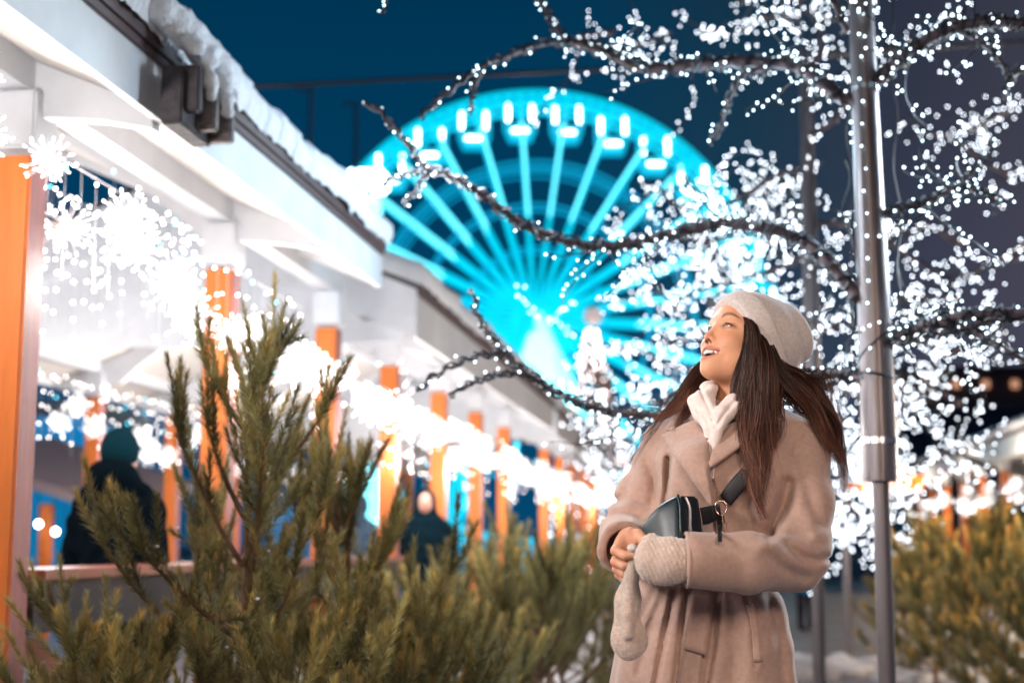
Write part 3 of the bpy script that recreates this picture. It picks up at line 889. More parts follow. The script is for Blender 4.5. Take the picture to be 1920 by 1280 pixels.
mb = MB(); mb.tube([Q(1652, 900, Y1 - 34 * sc_), Q(1646, 700, Y1 - 33 * sc_), Q(1636, 440, Y1 - 30 * sc_), Q(1626, 172, Y1 - 26 * sc_), Q(1616, -60, Y1 - 24 * sc_)], .0022, n=5); mb.build('seam', m_seam, t1)
T1 = TreeB(t1, Y1)
def mid(C, f): return C[int(f * (len(C) - 1))]
# boughs traced along the real ones, each with its own depth sweep
B1 = T1.bough([(1612, 195, 4.75), (1560, 175, 4.8), (1500, 128, 4.9), (1400, 116, 5.0), (1300, 122, 5.1), (1210, 128, 5.2), (1130, 96, 5.3), (1065, 76, 5.35)], .034, .019, 3)
T1.bough([(1065, 76, 5.35), (1010, 84, 5.3), (960, 102, 5.2), (900, 128, 5.1), (850, 165, 5.0), (815, 190, 5.0), (788, 222, 5.0)], .016, .005, 2, dens=.045)
T1.bough([(1065, 76, 5.35), (1040, 50, 5.4), (1020, 15, 5.5), (985, -40, 5.6)], .017, .008, 2, dens=.035)
T1.bough([(905, 128, 5.1), (890, 160, 5.0), (882, 212, 4.95)], .007, .003, 2, dens=.04)
B2 = T1.bough([(1612, 560, 4.75), (1560, 500, 4.8), (1510, 455, 4.85), (1440, 428, 4.9), (1350, 420, 5.0), (1270, 436, 5.05), (1180, 458, 5.1), (1110, 462, 5.1)], .034, .022, 3)
B2b = T1.bough([(1110, 462, 5.1), (1050, 448, 5.05), (980, 420, 5.0), (925, 380, 4.95), (880, 348, 4.9), (830, 325, 4.9), (795, 315, 4.9)], .021, .012, 3, dens=.05)
T1.bough([(795, 315, 4.9), (775, 280, 4.85), (745, 245, 4.8), (715, 212, 4.8), (682, 188, 4.8)], .010, .003, 2, dens=.045)
T1.bough([(800, 318, 4.9), (765, 325, 4.85), (725, 340, 4.8), (688, 362, 4.8)], .009, .003, 2, dens=.045)
T1.bough([(805, 318, 4.9), (785, 350, 4.9), (758, 384, 4.9)], .007, .003, 2, dens=.035)
B3 = T1.bough([(1628, 712, 4.75), (1560, 700, 4.85), (1480, 730, 4.95), (1400, 760, 5.0), (1300, 775, 5.0), (1210, 778, 5.0), (1120, 765, 5.0), (1050, 738, 4.95), (990, 700, 4.9), (945, 660, 4.9)], .030, .009, 3, dens=.04)
T1.bough([(945, 660, 4.9), (915, 625, 4.85), (895, 590, 4.85), (884, 540, 4.85)], .008, .003, 2, dens=.04)
T1.bough([(950, 665, 4.9), (900, 665, 4.85), (850, 685, 4.8), (800, 715, 4.8), (782, 735, 4.8)], .008, .003, 2, dens=.05)
T1.bough([(985, 696, 4.9), (930, 702, 4.85), (890, 715, 4.8), (843, 742, 4.8)], .007, .003, 2, dens=.06)
B4 = T1.bough([(1630, 165, 4.75), (1680, 118, 4.7), (1730, 80, 4.65), (1790, 52, 4.6), (1860, 42, 4.55), (1960, 48, 4.5)], .034, .022, 3)
T1.bough([(1790, 55, 4.6), (1840, 80, 4.55), (1875, 115, 4.5), (1890, 150, 4.5), (1885, 190, 4.5)], .014, .005, 2, dens=.03)
T1.bough([(1890, 150, 4.5), (1915, 130, 4.5), (1950, 110, 4.5)], .014, .008, 2)
B5 = T1.bough([(1648, 402, 4.75), (1700, 388, 4.7), (1750, 372, 4.7), (1800, 350, 4.65), (1850, 360, 4.6), (1872, 382, 4.6)], .017, .006, 4, dens=.022)
T1.bough([(1800, 352, 4.65), (1822, 325, 4.6), (1845, 300, 4.6), (1862, 262, 4.6)], .008, .003, 2, dens=.03)
B6 = T1.bough([(1655, 645, 4.75), (1710, 618, 4.7), (1770, 598, 4.6), (1840, 590, 4.55), (1960, 585, 4.5)], .026, .022, 4, dens=.03)
T1.bough([(1760, 605, 4.6), (1830, 625, 4.55), (1890, 655, 4.5), (1960, 700, 4.5)], .011, .007, 3, dens=.03)
T1.bough([(1665, 640, 4.7), (1720, 640, 4.6), (1790, 618, 4.55), (1880, 600, 4.5)], .007, .004, 3, dens=.04)
T1.bough([(1440, 130, 4.95), (1395, 140, 5.0), (1370, 180, 5.0), (1352, 230, 5.05), (1330, 270, 5.1)], .012, .005, 2, dens=.03)
T1.bough([(1590, 60, 4.8), (1570, 20, 4.8), (1560, -30, 4.8)], .016, .01, 2)
T1.bough([(1395, -30, 5.2), (1390, 10, 5.2)], .012, .005, 1, bulbs=False)
T1.bough([(712, -20, 5.0), (725, 5, 5.0), (712, 26, 5.0)], .006, .003, 2, dens=.02)
# twigs springing from the boughs
for C, n in ((B1, 15), (B2, 15), (B3, 5), (B4, 14), (B5, 14), (B6, 8)):
    for _ in range(n):
        p = mid(C, rt.uniform(.05, 1)); T1.twig(p, (rt.uniform(-1, 1), rt.uniform(-.3, 1), rt.uniform(-1.0, 1.0)), rt.uniform(.10, .36), dens=.024)
# bulbs clipped in a line down the pole
for k in range(26):
    py = -20 + k * 42; 
    if py > 700: break
    T1.P.append(np.array(Q(1614 + (py - 100) * .03 + rt.uniform(-4, 4), py, Y1 - .055)))
# hanging cables along the pole
for x0, y0, x1, y1, dy, sw in ((1596, -20, 1606, 720, .02, 4), (1590, 130, 1604, 640, .05, 7), (1668, -20, 1690, 560, .05, 6), (1682, 380, 1698, 800, .08, 6), (1585, 300, 1598, 700, .08, 9)):
    T1.wire.tube([tuple(Q(x0 + (x1 - x0) * i / 24 + sw * math.sin(i * .8) , y0 + (y1 - y0) * i / 24, Y1 + dy + .01 * math.cos(i))) for i in range(25)], .0035, n=5)
T1.wire.tube([tuple(p) for p in crom([tuple(Q(x, y, Y1 - d)) for x, y, d in ((1682, 618, .05), (1664, 622, .062), (1640, 640, .068), (1615, 665, .064), (1604, 690, .05), (1605, 702, .05), (1630, 697, .066), (1670, 706, .066), (1684, 712, .05))], 8)], .0036, n=6)
T1.done(.0042, m_bulbw, BD_w)
for px, py in ((1500, 330), (1350, 200), (1750, 480), (1450, 600), (1800, 150)):
    pl('branch_glow', Q(px, py, 5.2), 12, (.62, .84, 1), .25)

def far_tree(px, y, label, arcs, tw, polew, ptop, pbot, rb, dens, tl=(.3, .8), seedn=1, mtl=m_bulbf):
    global rt
    rt = random.Random(seedn)
    b = Q(px, 1020, y); t = empty('light_tree', (b.x, b.y, 0), label, 'light tree', 'light trees along the aisle')
    s = y / FPX
    if polew:
        mb = MB(); tp = Q(px + (ptop - 1020) * .02, ptop, y); mb.tube([(b.x, b.y, 0), tp], [polew * s * .6, polew * s * .5], n=14)
        mb.tube([Q(px + 1, 900, y), tp], [polew * s * .85, polew * s * .6], n=14); mb.build('pole', m_pole, t)
    T = TreeB(t, y)
    Cs = []
    for a_ in arcs:
        Cs.append(T.bough([(p[0], p[1], y + (p[2] if len(p) > 2 else 0)) for p in a_], .026 * y / 8, .008, 2, dens=dens * 1.2, out=.05, wr=.004, turns=.12))
    for C in Cs:
        for _ in range(tw):
            p = mid(C, rt.uniform(.1, 1)); d = (rt.uniform(-1, 1), rt.uniform(-.7, .7), rt.uniform(-.9, .7))
            pts = T.twig(p, d, rt.uniform(*tl), dens=dens, r=.008, spread=.028)
            if rt.random() < .5: T.twig(pts[len(pts) // 2], (rt.uniform(-1, 1), rt.uniform(-.5, .5), rt.uniform(-.8, .8)), rt.uniform(tl[0], tl[1]) * .6, dens=dens, r=.004, spread=.02)
    T.done(rb, mtl, bulb_data(rb, mtl))
far_tree(1528, 8.2, 'second light tree on the slim pole seen between hat and thick pole', [
    [(1525, 330), (1480, 320, .2), (1420, 350, .3), (1360, 385, .3), (1310, 360, .2), (1280, 330, .2)],
    [(1525, 250), (1570, 220, -.2), (1600, 160, -.3), (1640, 120, -.4)],
    [(1525, 400), (1470, 400, .3), (1400, 430, .5), (1320, 450, .5), (1240, 440, .3)],
    [(1525, 470), (1470, 500, .3), (1400, 520, .5), (1330, 540, .5), (1270, 560, .3)],
    [(1525, 420), (1580, 420, -.1), (1640, 440, -.2), (1720, 490, 0), (1790, 520, 0), (1850, 500, 0), (1925, 478)],
    [(1528, 600), (1480, 610), (1400, 600, .4), (1300, 640, .5), (1220, 640, .3)],
    [(1528, 620), (1590, 610), (1650, 600), (1690, 560), (1740, 560)],
    [(1528, 720), (1600, 740, .2), (1660, 790, .3), (1720, 790, .3)],
    [(1500, 40), (1450, 30, .3), (1380, 60, .4), (1340, 70, .3)], [(1525, 120), (1540, 60, 0), (1500, 10, 0), (1470, -20)],
    [(1150, 60), (1090, 70, .3), (1180, 90, .3), (1260, 60, .4)]], 7, 20, 100, 1280, .0052, .040, seedn=5)
far_tree(1345, 10.8, 'third light tree whose dense bulbs glow behind the face and hat', [
    [(1345, 640), (1290, 600), (1230, 540, .4), (1180, 500, .3)], [(1345, 560), (1380, 500), (1430, 470), (1470, 440)],
    [(1345, 680), (1280, 690), (1210, 660), (1150, 650, .3), (1090, 640, .3)], [(1345, 640), (1420, 620), (1500, 640), (1560, 700)],
    [(1345, 750), (1270, 770), (1200, 800), (1170, 850)], [(1345, 720), (1420, 740), (1500, 780), (1560, 850), (1600, 900)],
    [(1345, 480), (1300, 420), (1250, 370), (1200, 340)], [(1345, 800), (1440, 850), (1540, 900), (1600, 980)],
    [(1345, 500), (1330, 430), (1390, 390), (1420, 350)]], 10, 14, 560, 1280, .0070, .048, (.35, .9), 6)
far_tree(1585, 13.0, 'fourth light tree with its lit mass hanging between shoulder and steel pole', [
    [(1585, 800), (1560, 740), (1600, 690), (1640, 640)], [(1585, 840), (1640, 800), (1700, 760), (1760, 740)],
    [(1585, 900), (1630, 900), (1690, 880), (1750, 860), (1820, 830)], [(1585, 960), (1560, 980), (1590, 1000), (1620, 1010)],
    [(1585, 860), (1540, 850), (1500, 800)], [(1585, 960), (1640, 960), (1680, 930), (1720, 900)], [(1585, 930), (1620, 980), (1660, 1000)]], 8, 12, 860, 1280, .0085, .054, (.4, 1.0), 7)
far_tree(1800, 9.5, 'fifth light tree spreading bulbs across the right edge of the sky', [
    [(1900, 330), (1840, 300), (1790, 260), (1740, 250), (1700, 220)], [(1900, 200), (1850, 230), (1800, 250)],
    [(1800, 460), (1740, 420), (1700, 440), (1660, 400)], [(1800, 560), (1740, 560), (1690, 560), (1660, 600)],
    [(1800, 660), (1750, 650), (1700, 640)], [(1800, 760), (1740, 720), (1700, 740), (1680, 700)], [(1880, 620), (1830, 660), (1790, 660), (1760, 640)],
    [(1860, 880), (1800, 850), (1740, 840)]], 5, 0, 330, 1280, .0060, .044, (.25, .6), 8)
far_tree(1150, 15.0, 'light tree far along the aisle above the sleeve, low and thin', [
    [(1150, 820), (1110, 800), (1080, 850), (1120, 900)], [(1150, 850), (1190, 820), (1230, 800)], [(1150, 900), (1170, 930), (1140, 960)]], 5, 8, 700, 1280, .010, .08, (.4, .9), 9)
# ------------------------------------------------------------------ young cut pines in front of the pavilions
m_needle = mat('pine_needles', (.08, .08, .03), rough=.6, vcol=True, spec=.3)
m_bark = mat('pine_bark', (.16, .085, .05), rough=.85, bump=.5, bscale=60, var=.3, vscale=30)
def pine_data(h, rad, seed, dens=1.0, gold=.3, nw=.0013, nl=.047):
    g = np.random.default_rng(seed); wood = MB(); limbs = []; shoots = []   # shoot: polyline, colour, vigour
    trunk = [np.array((0.02 * math.sin(z * 3 + seed), .02 * math.cos(z * 2.3 + seed), z)) for z in np.linspace(0, h * .88, 12)]
    wood.tube([tuple(p) for p in trunk], list(np.linspace(.028, .008, 12) * (h / 1.7) ** .5), n=8)
    def shoot(p, d, L, up=.35, tint=None):
        d = np.array(d, float); d /= np.linalg.norm(d); n = max(3, int(L / .03)); pts = [np.array(p, float)]
        for i in range(n):
            d = d + np.array((0, 0, up / n)) + g.normal(0, .04, 3); d /= np.linalg.norm(d); pts.append(pts[-1] + d * L / n)
        c = tint if tint is not None else g.random()
        shoots.append((np.array(pts), c)); return pts, d
    z = .16; k = 0
    while z < h * .90:
        f = z / h; n = int(g.integers(4, 7)) if f < .55 else int(g.integers(3, 6)); a0 = g.uniform(0, 6.3)
        L0 = rad * (1.02 - f) ** .62 * (.75 + .3 * math.sin(min(1, f * 4)))
        for i in range(n):
            a = a0 + 6.283 * i / n + g.normal(0, .22); L = L0 * g.uniform(.65, 1.15); el = .02 + 1.12 * f + g.normal(0, .16)
            d = np.array((math.cos(a) * math.cos(el), math.sin(a) * math.cos(el), math.sin(el)))
            p = np.array((0, 0, z + g.uniform(-.04, .04))); m = max(5, int(L / .055)); pts = [p]
            for j in range(m):
                d = d + np.array((0, 0, .035 + .10 * f)) + g.normal(0, .05, 3); d /= np.linalg.norm(d); pts.append(pts[-1] + d * L / m)
            wb = MB(); wb.tube([tuple(q_) for q_ in pts], list(np.linspace(.0085, .0032, m + 1)), n=5); limbs.append(wb)
            # needles also clothe the outer two thirds of the limb
            shoots.append((np.array(pts[max(1, int(m * .35)):]), g.random() * .6))
            for j in range(2, m + 1):
                for s in (-1, 1):
                    if g.random() < .52:
                        side = np.cross(d, (0, 0, 1)); side /= np.linalg.norm(side) + 1e-9
                        dd = d * .75 + side * s * g.uniform(.25, .8) + np.array((0, 0, g.uniform(.1, 1.2)))
                        sp, sd = shoot(pts[j], dd, g.uniform(.10, .27) * (1.1 if j > m * .6 else .8))
                        if g.random() < .30: shoot(sp[len(sp) // 2], sd + g.normal(0, .5, 3), g.uniform(.06, .11))
            for s in range(3): shoot(pts[-1], d + g.normal(0, .38, 3) + np.array((0, 0, .5)), g.uniform(.10, .2))
        z += g.uniform(.14, .21) * (h / 1.7) ** .4
    top = trunk[-1]
    for s in range(6): shoot(top - np.array((0, 0, g.uniform(0, .18))), (g.normal(0, .25), g.normal(0, .25), 1), g.uniform(.2, .40), up=.3)
    # needles
    V = []; C_ = []
    base = np.array((.30, .265, .110)); dark = np.array((.070, .068, .032)); au = np.array((.72, .46, .12))
    for pts, c in shoots:
        seg = np.linalg.norm(np.diff(pts, axis=0), axis=1); L = seg.sum()
        n = int(L * 1150 * dens) + 8
        t = np.sort(g.random(n)) ** .9; s_ = np.concatenate([[0], np.cumsum(seg)]) / L
        P = np.stack([np.interp(t, s_, pts[:, i]) for i in range(3)], 1)
        ax = pts[-1] - pts[0]; ax /= np.linalg.norm(ax) + 1e-9
        r = g.normal(0, 1, (n, 3)); r -= (r @ ax)[:, None] * ax; r /= np.linalg.norm(r, axis=1)[:, None]
        D = ax * (.75 + .45 * t[:, None] ** 2) + r * (.85 - .35 * t[:, None] ** 2) + g.normal(0, .1, (n, 3)); D /= np.linalg.norm(D, axis=1)[:, None]
        ln = nl * g.uniform(.65, 1.1, (n, 1)) * (1 - .25 * t[:, None])
        S = np.cross(D, r + g.normal(0, .6, (n, 3))); S /= np.linalg.norm(S, axis=1)[:, None] + 1e-9
        tip = P + D * ln + np.array((0, 0, .003)); w = nw
        V.append(np.stack([P - S * w, P + S * w, tip], 1).reshape(-1, 3))
        k_ = g.uniform(.6, 1.4) * (.7 + .75 * min(1.3, pts[0][2] / h))  # upper shoots lightened in colour as if backlit
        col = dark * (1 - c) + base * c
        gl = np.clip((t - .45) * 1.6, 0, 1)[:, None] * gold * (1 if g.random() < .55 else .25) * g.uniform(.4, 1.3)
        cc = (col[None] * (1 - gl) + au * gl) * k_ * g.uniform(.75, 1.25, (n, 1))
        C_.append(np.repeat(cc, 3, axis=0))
    V = np.concatenate(V); C_ = np.concatenate(C_) * (1.35 if gold > 1 else 1)  # right-hand pines brightened in colour to make up for weak light
    return wood, limbs, V, C_
def make_pine(name_lab, h, rad, seed, loc, rz, dens=1.0, gold=.3, nw=.0013, nl=.047, limbs_sep=True, grp='young pines standing along the market'):
    wood, limbs, V, C_ = pine_data(h, rad, seed, dens, gold, nw, nl)
    t = empty('pine_tree', loc, name_lab, 'pine tree', grp, rz=rz)
    for nm, me in [('trunk', wood.data('trunk', m_bark))] + ([('branch', l.data('branch', m_bark)) for l in limbs]):
        o = bpy.data.objects.new(nm, me); COL.objects.link(o); o.parent = t
    me = bpy.data.meshes.new('crown'); V = np.ascontiguousarray(V, np.float32); n = len(V) // 3
    me.vertices.add(len(V)); me.vertices.foreach_set('co', V.ravel()); me.loops.add(n * 3); me.loops.foreach_set('vertex_index', np.arange(n * 3, dtype=np.int32))
    me.polygons.add(n); me.polygons.foreach_set('loop_start', np.arange(0, n * 3, 3, dtype=np.int32)); me.update(calc_edges=True)
    ca = me.color_attributes.new('col', 'FLOAT_COLOR', 'POINT'); c4 = np.ones((len(V), 4), np.float32); c4[:, :3] = C_; ca.data.foreach_set('color', c4.ravel())
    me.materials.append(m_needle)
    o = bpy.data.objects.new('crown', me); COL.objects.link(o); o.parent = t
    r_ = random.Random(seed + 100); sm = MB()
    for _ in range(46):
        v = V[r_.randrange(len(V))]
        if v[2] < h * .8: s_ = r_.uniform(.0025, .0055); sm.sphere(tuple(v), (s_ * 1.3, s_, s_ * .9), 6, 4)
    o = bpy.data.objects.new('snow', sm.data('snow', m_snow, True)); COL.objects.link(o); o.parent = t; o['kind'] = 'stuff'
    return t
def copy_tree(o, label, loc, rz, sc=1.0):
    c = o.copy(); COL.objects.link(c); c.location = loc; c.rotation_euler = (0, 0, rz); c.scale = (sc,) * 3; c['label'] = label
    for ch in o.children:
        d = ch.copy(); COL.objects.link(d); d.parent = c
    return c
def gp(px, y): p = Q(px, 1020, y); return (p.x, y, 0)
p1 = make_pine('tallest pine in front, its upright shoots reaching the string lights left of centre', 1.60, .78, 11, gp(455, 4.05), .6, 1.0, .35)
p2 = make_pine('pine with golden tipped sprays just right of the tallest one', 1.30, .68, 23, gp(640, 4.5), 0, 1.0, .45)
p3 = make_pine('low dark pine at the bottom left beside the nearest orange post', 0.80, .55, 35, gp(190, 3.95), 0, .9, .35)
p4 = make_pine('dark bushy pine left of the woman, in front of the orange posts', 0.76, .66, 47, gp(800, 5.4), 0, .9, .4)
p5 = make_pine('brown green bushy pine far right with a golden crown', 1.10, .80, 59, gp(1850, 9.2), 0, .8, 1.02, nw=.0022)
p6 = copy_tree(p4, 'blurred pine between the third and fourth orange posts', gp(925, 6.9), 2.0, 1.20)
p7 = copy_tree(p4, 'blurred pine just left of the bare hand', gp(1055, 8.2), 4.1, 1.1)
p8 = copy_tree(p2, 'small far pine at the end of the left row', gp(1135, 10.5), 1.0, .85)
p9 = copy_tree(p5, 'round pine right of the steel pole with orange posts behind', gp(1745, 11.5), 2.5, 1.0)
p10 = copy_tree(p5, 'pine cut off by the right edge of the photo', gp(1965, 8.3), 4.4, .95)
p11 = copy_tree(p4, 'small dark pine close behind the steel pole foot', gp(1690, 14.5), .5, 1.1)
p12 = copy_tree(p3, 'low pine filling the bottom between the two front pines', gp(560, 3.85), 2.2, 1.0)
p13 = copy_tree(p3, 'low pine at the bottom centre with drooping sprays', gp(770, 4.4), 3.9, 1.05)
p14 = copy_tree(p3, 'low pine behind the hanging mitten', gp(1010, 6.2), 5.1, 1.2)
# stacked pine trunk bundle ties and a few snow clods at the feet
for k, (px, y, s) in enumerate(((1585, 9.5, .14), (1620, 10.5, .22), (1500, 12.5, .35), (1560, 13.0, .28), (1700, 12.0, .2), (1130, 9.2, .25), (1110, 7.2, .16))):
    p = gp(px, y); r_ = random.Random(k); mb = MB()
    for j in range(7): mb.sphere((p[0] + r_.uniform(-s, s) * 1.2, y + r_.uniform(-s, s), .02), (s * r_.uniform(.4, .8), s * r_.uniform(.4, .7), s * r_.uniform(.25, .5)), 10, 7)
    tag(mb.build('snow_heap', m_lane, smooth=True), 'clump of trodden snow on the wet ground of the aisle', 'snow', 'snow clumps on the ground')
# ------------------------------------------------------------------ people farther off
m_lash = mat('lash', (.012, .008, .008), rough=.6)
def figure(px, y, head_top_py, height_m, label, coatc, hoodc, facing, legc=(.02, .02, .03), hatc=None, face=False, skinc=(.6, .36, .27), h=.012):
    """standing clothed figure; facing is the yaw (0 = towards the camera, pi = away)"""
    p = Q(px, head_top_py, y); H_ = p.z; x0 = p.x; k = H_ / 1.72
    t = empty('person', (x0, y, 0), label, 'person')
    cf, sf = math.cos(facing), math.sin(facing)
    def W(a, f, z): return (x0 + a * k * cf + f * k * sf, y + a * k * sf - f * k * cf, z * k)    # a = sideways, f = forward
    mk = lambda nm, c: mat(nm, c, rough=.95, spec=.05)
    mc = mk('far_coat_%d' % px, coatc); mh = mk('far_hood_%d' % px, hoodc); ml = mk('far_trousers_%d' % px, legc)
    fl = Field((x0 - .42 * k, y - .42 * k, .45 * k), (x0 + .42 * k, y + .42 * k, 1.56 * k), h)
    R3 = np.array([[cf, sf, 0], [sf, -cf, 0], [0, 0, 1]])
    fl.f = fl.ell(W(0, 0, 1.22), (.205 * k, .135 * k, .26 * k), R3)
    fl.add(fl.ell(W(0, 0, .92), (.19 * k, .14 * k, .28 * k), R3), .08); fl.add(fl.ell(W(0, 0, .72), (.20 * k, .15 * k, .16 * k), R3), .06)
    fl.add(fl.chain([W(-.15, 0, 1.40), W(0, 0, 1.46), W(.15, 0, 1.40)], [.065 * k, .075 * k, .065 * k]), .04)
    for s in (-1, 1):
        fl.add(fl.chain([W(s * .185, 0, 1.36), W(s * .245, -.02, 1.08), W(s * .19, .15, .96)], [.070 * k, .060 * k, .048 * k], .02), .03)
    fl.f += .006 * np.sin(fl.Z * 55 + 4 * np.sin(fl.X * 12)) * np.sin(fl.X * 25 + fl.Z * 9)
    V, F = fl.mesh(); mesh_np('jacket', V, F, mc, t, smooth=True)
    fl = Field((x0 - .22 * k, y - .22 * k, 1.36 * k), (x0 + .22 * k, y + .22 * k, 1.76 * k), h * .6)
    hd = fl.ell(W(0, .01, 1.605), (.076 * k, .092 * k, .115 * k), R3)
    fl.f = hd; fl.add(fl.chain([W(0, -.01, 1.42), W(0, 0, 1.55)], [.055 * k, .055 * k]), .02); fl.add(fl.ell(W(0, .105, 1.59), (.012 * k, .018 * k, .022 * k), R3), .012)
    V, F = fl.mesh(); hm = mesh_np('head', V, F, mat('far_skin_%d' % px, skinc, rough=.5), t, smooth=True)
    if face:
        for s in (-1, 1):
            mb = MB(); mb.sphere(W(s * .030, .094, 1.612), .009 * k, 8, 6); link('eye', mb.data('eye', m_lash), None, hm)
        mb = MB(); mb.tube([W(-.022, .093, 1.556), W(0, .100, 1.552), W(.022, .093, 1.556)], .005 * k, n=6); link('mouth', mb.data('mouth', mat('far_lips', (.45, .12, .10))), None, hm)
    if hatc:
        fl.f = fl.ell(W(0, 0, 1.635), (.088 * k, .104 * k, .112 * k), R3); fl.f = smax(fl.f, W(0, 0, 1.555)[2] - fl.Z, .01)
        V, F = fl.mesh(); mesh_np('hat', V, F, mk('far_hat_%d' % px, hatc), t, smooth=True)
        fl.f = fl.ell(W(0, -.055, 1.505), (.13 * k, .115 * k, .095 * k), R3); fl.add(fl.chain([W(-.15, -.02, 1.43), W(0, -.05, 1.47), W(.15, -.02, 1.43)], [.05 * k, .07 * k, .05 * k]), .05)
        V, F = fl.mesh(); mesh_np('hood', V, F, mh, t, smooth=True)
    fl.f = fl.ell(W(0, -.012, 1.605), (.100 * k, .115 * k, .125 * k), R3)
    fl.add(fl.chain([W(-.11, -.03, 1.44), W(0, -.06, 1.49), W(.11, -.03, 1.44)], [.06 * k, .085 * k, .06 * k]), .07)
    fo_ = fl.ell(W(0, .12, 1.595), (.068 * k, .085 * k, .092 * k), R3); fl.f = smax(fl.f, -fo_, .012)
    V, F = fl.mesh()
    if not hatc: mesh_np('hood', V, F, mh, t, smooth=True)
    for s in (-1, 1):
        fl = Field((x0 - .3 * k, y - .3 * k, -.01), (x0 + .3 * k, y + .3 * k, .72 * k), h * 1.3)
        fl.f = fl.chain([W(s * .09, 0, .66), W(s * .10, .01, .38), W(s * .10, -.01, .09)], [.085 * k, .065 * k, .052 * k], .02)
        fl.add(fl.ell(W(s * .10, .05, .045), (.045 * k, .12 * k, .045 * k), R3), .03); fl.f = smax(fl.f, .003 - fl.Z, .004)
        V, F = fl.mesh(); mesh_np('leg', V, F, ml, t, smooth=True)
    return t
figure(226, 6.45, 812, 1.6, 'person in near black coat and teal hat seen from behind at the near counter', (.0012, .004, .007), (.001, .004, .007), math.pi - .35, hatc=(.003, .022, .032))
figure(797, 10.9, 916, 1.6, 'small hooded face looking out between two orange posts, dark teal jacket', (.002, .010, .016), (.002, .014, .022), .1, face=True, skinc=(.50, .27, .21))
figure(566, 9.2, 895, 1.6, 'figure in blue jacket glimpsed through the pine shoots left of centre', (.03, .13, .28), (.03, .10, .2), .7, face=True)
figure(672, 12.5, 925, 1.6, 'dim figure in grey blue coat deep inside the second pavilion', (.05, .08, .12), (.04, .06, .09), 2.4)
figure(1506, 19.0, 985, 1.65, 'far walker in bright blue jacket seen under the bent elbow', (.02, .22, .46), (.02, .10, .2), .4, face=True)
# ------------------------------------------------------------------ the woman in the wool coat
m_skin = mat('skin', (.62, .33, .22), rough=.5, spec=.35, vcol=True, sss=.12, bump=.08, bscale=160)
m_coat = mat('camel_wool', (.445, .302, .252), rough=.85, sheen=.35, bump=.10, bscale=420, var=.10, vscale=90, spec=.2)
m_knit = mat('knit_wool', (.60, .545, .53), rough=.9, sheen=.6, bump=.3, bscale=330, var=.14, vscale=150, spec=.15)
m_mitt = mat('fuzzy_mitten_wool', (.56, .44, .38), rough=.9, sheen=.8, bump=.3, bscale=260, var=.20, vscale=120, spec=.15)
m_hood = mat('cream_hoodie', (.80, .70, .67), rough=.85, sheen=.3, bump=.2, bscale=300)
m_hair = mat('dark_brown_hair', (.050, .018, .011), rough=.40, vcol=True, spec=.35)
m_hairm = mat('hair_mass', (.018, .007, .005), rough=.6)
m_leath = mat('dark_teal_leather', (.004, .016, .024), rough=.36, bump=.03, bscale=60, spec=.6)
m_blk = mat('black_webbing', (.012, .012, .016), rough=.6, bump=.08, bscale=500)
m_gold = mat('pale_gold_metal', (.85, .62, .50), rough=.25, metal=1.0)
m_zip = mat('zip_metal', (.30, .30, .32), rough=.35, metal=1.0)
m_eye = mat('eye_surface', (.8, .8, .8), rough=.45, spec=.15, vcol=True)
m_teeth = mat('teeth', (.85, .82, .78), rough=.2, spec=.6)
m_lash = mat('lash', (.012, .008, .008), rough=.6)
m_leg = mat('dark_trousers', (.02, .02, .03), rough=.8)
m_boot = mat('black_boot', (.015, .013, .013), rough=.35)

YB = 3.05
def q(px, py, dy=0.0): return Q(px, py, YB + dy)
woman = empty('person', (q(1360, 1000).x, 3.10, 0), 'smiling long-haired person in knit hat and camel belted coat looking up at the lights', 'person')

# ---- head frame
PHI = math.radians(62); ALP = math.radians(25)
Fh = Vector((-math.sin(PHI), -math.cos(PHI), 0)); Sd = Vector((0, 0, 1)).cross(Fh).normalized()
Fw = (Fh * math.cos(ALP) + Vector((0, 0, 1)) * math.sin(ALP)).normalized(); Uw = Fw.cross(Sd).normalized()
if Uw.z < 0: Uw = -Uw
Oh = q(1345, 611, .02) - Fw * .080
def H(s, f, u): return Oh + Sd * s + Fw * f + Uw * u
RH = np.array([[Sd[i], Fw[i], Uw[i]] for i in range(3)])
def toW(V): return np.array(Oh) + V @ RH.T
def toH(p): d = Vector(p) - Oh; return (d.dot(Sd), d.dot(Fw), d.dot(Uw))

# ---- head, one surface with the neck (local frame: side, forward, up)
fd = Field((-.095, -.13, -.25), (.095, .125, .14), .0019)
AS = np.abs(fd.X); Xs = fd.X; fd.X = AS
fd.f = fd.ell((0, -.014, .030), (.072, .093, .083))
fd.add(fd.ell((0, .028, -.030), (.058, .052, .078)), .03)
fd.add(fd.ell((.036, .012, -.060), (.018, .030, .026)), .04)             # jaw angle
fd.add(fd.ell((0, .060, -.098), (.020, .020, .018)), .028)                # chin
fd.add(fd.ell((.034, .058, -.034), (.020, .020, .019)), .020)             # smiling cheek
fd.add(fd.ell((0, .064, -.064), (.026, .020, .024)), .020)                # mouth mass
fd.add(fd.ell((.024, .066, .018), (.024, .014, .008)), .014)              # brow
fd.add(fd.ell((0, .070, .030), (.030, .012, .024)), .02)
fd.sub(fd.ell((.032, .092, -.001), (.016, .017, .0105)), .010)            # socket
fd.add(fd.ell((.0315, .0655, -.001), (.0145, .0132, .0105)), .004)        # lids
fd.add(fd.chain([(0, .072, .012), (0, .083, -.012), (0, .0935, -.0345)], [.0075, .0066, .0078], .006), .010)   # nose
fd.add(fd.ell((.0100, .083, -.0385), (.0066, .0085, .0070)), .006)
fd.sub(fd.ell((.0062, .0875, -.0455), (.0040, .0060, .0042)), .0025)       # nostril
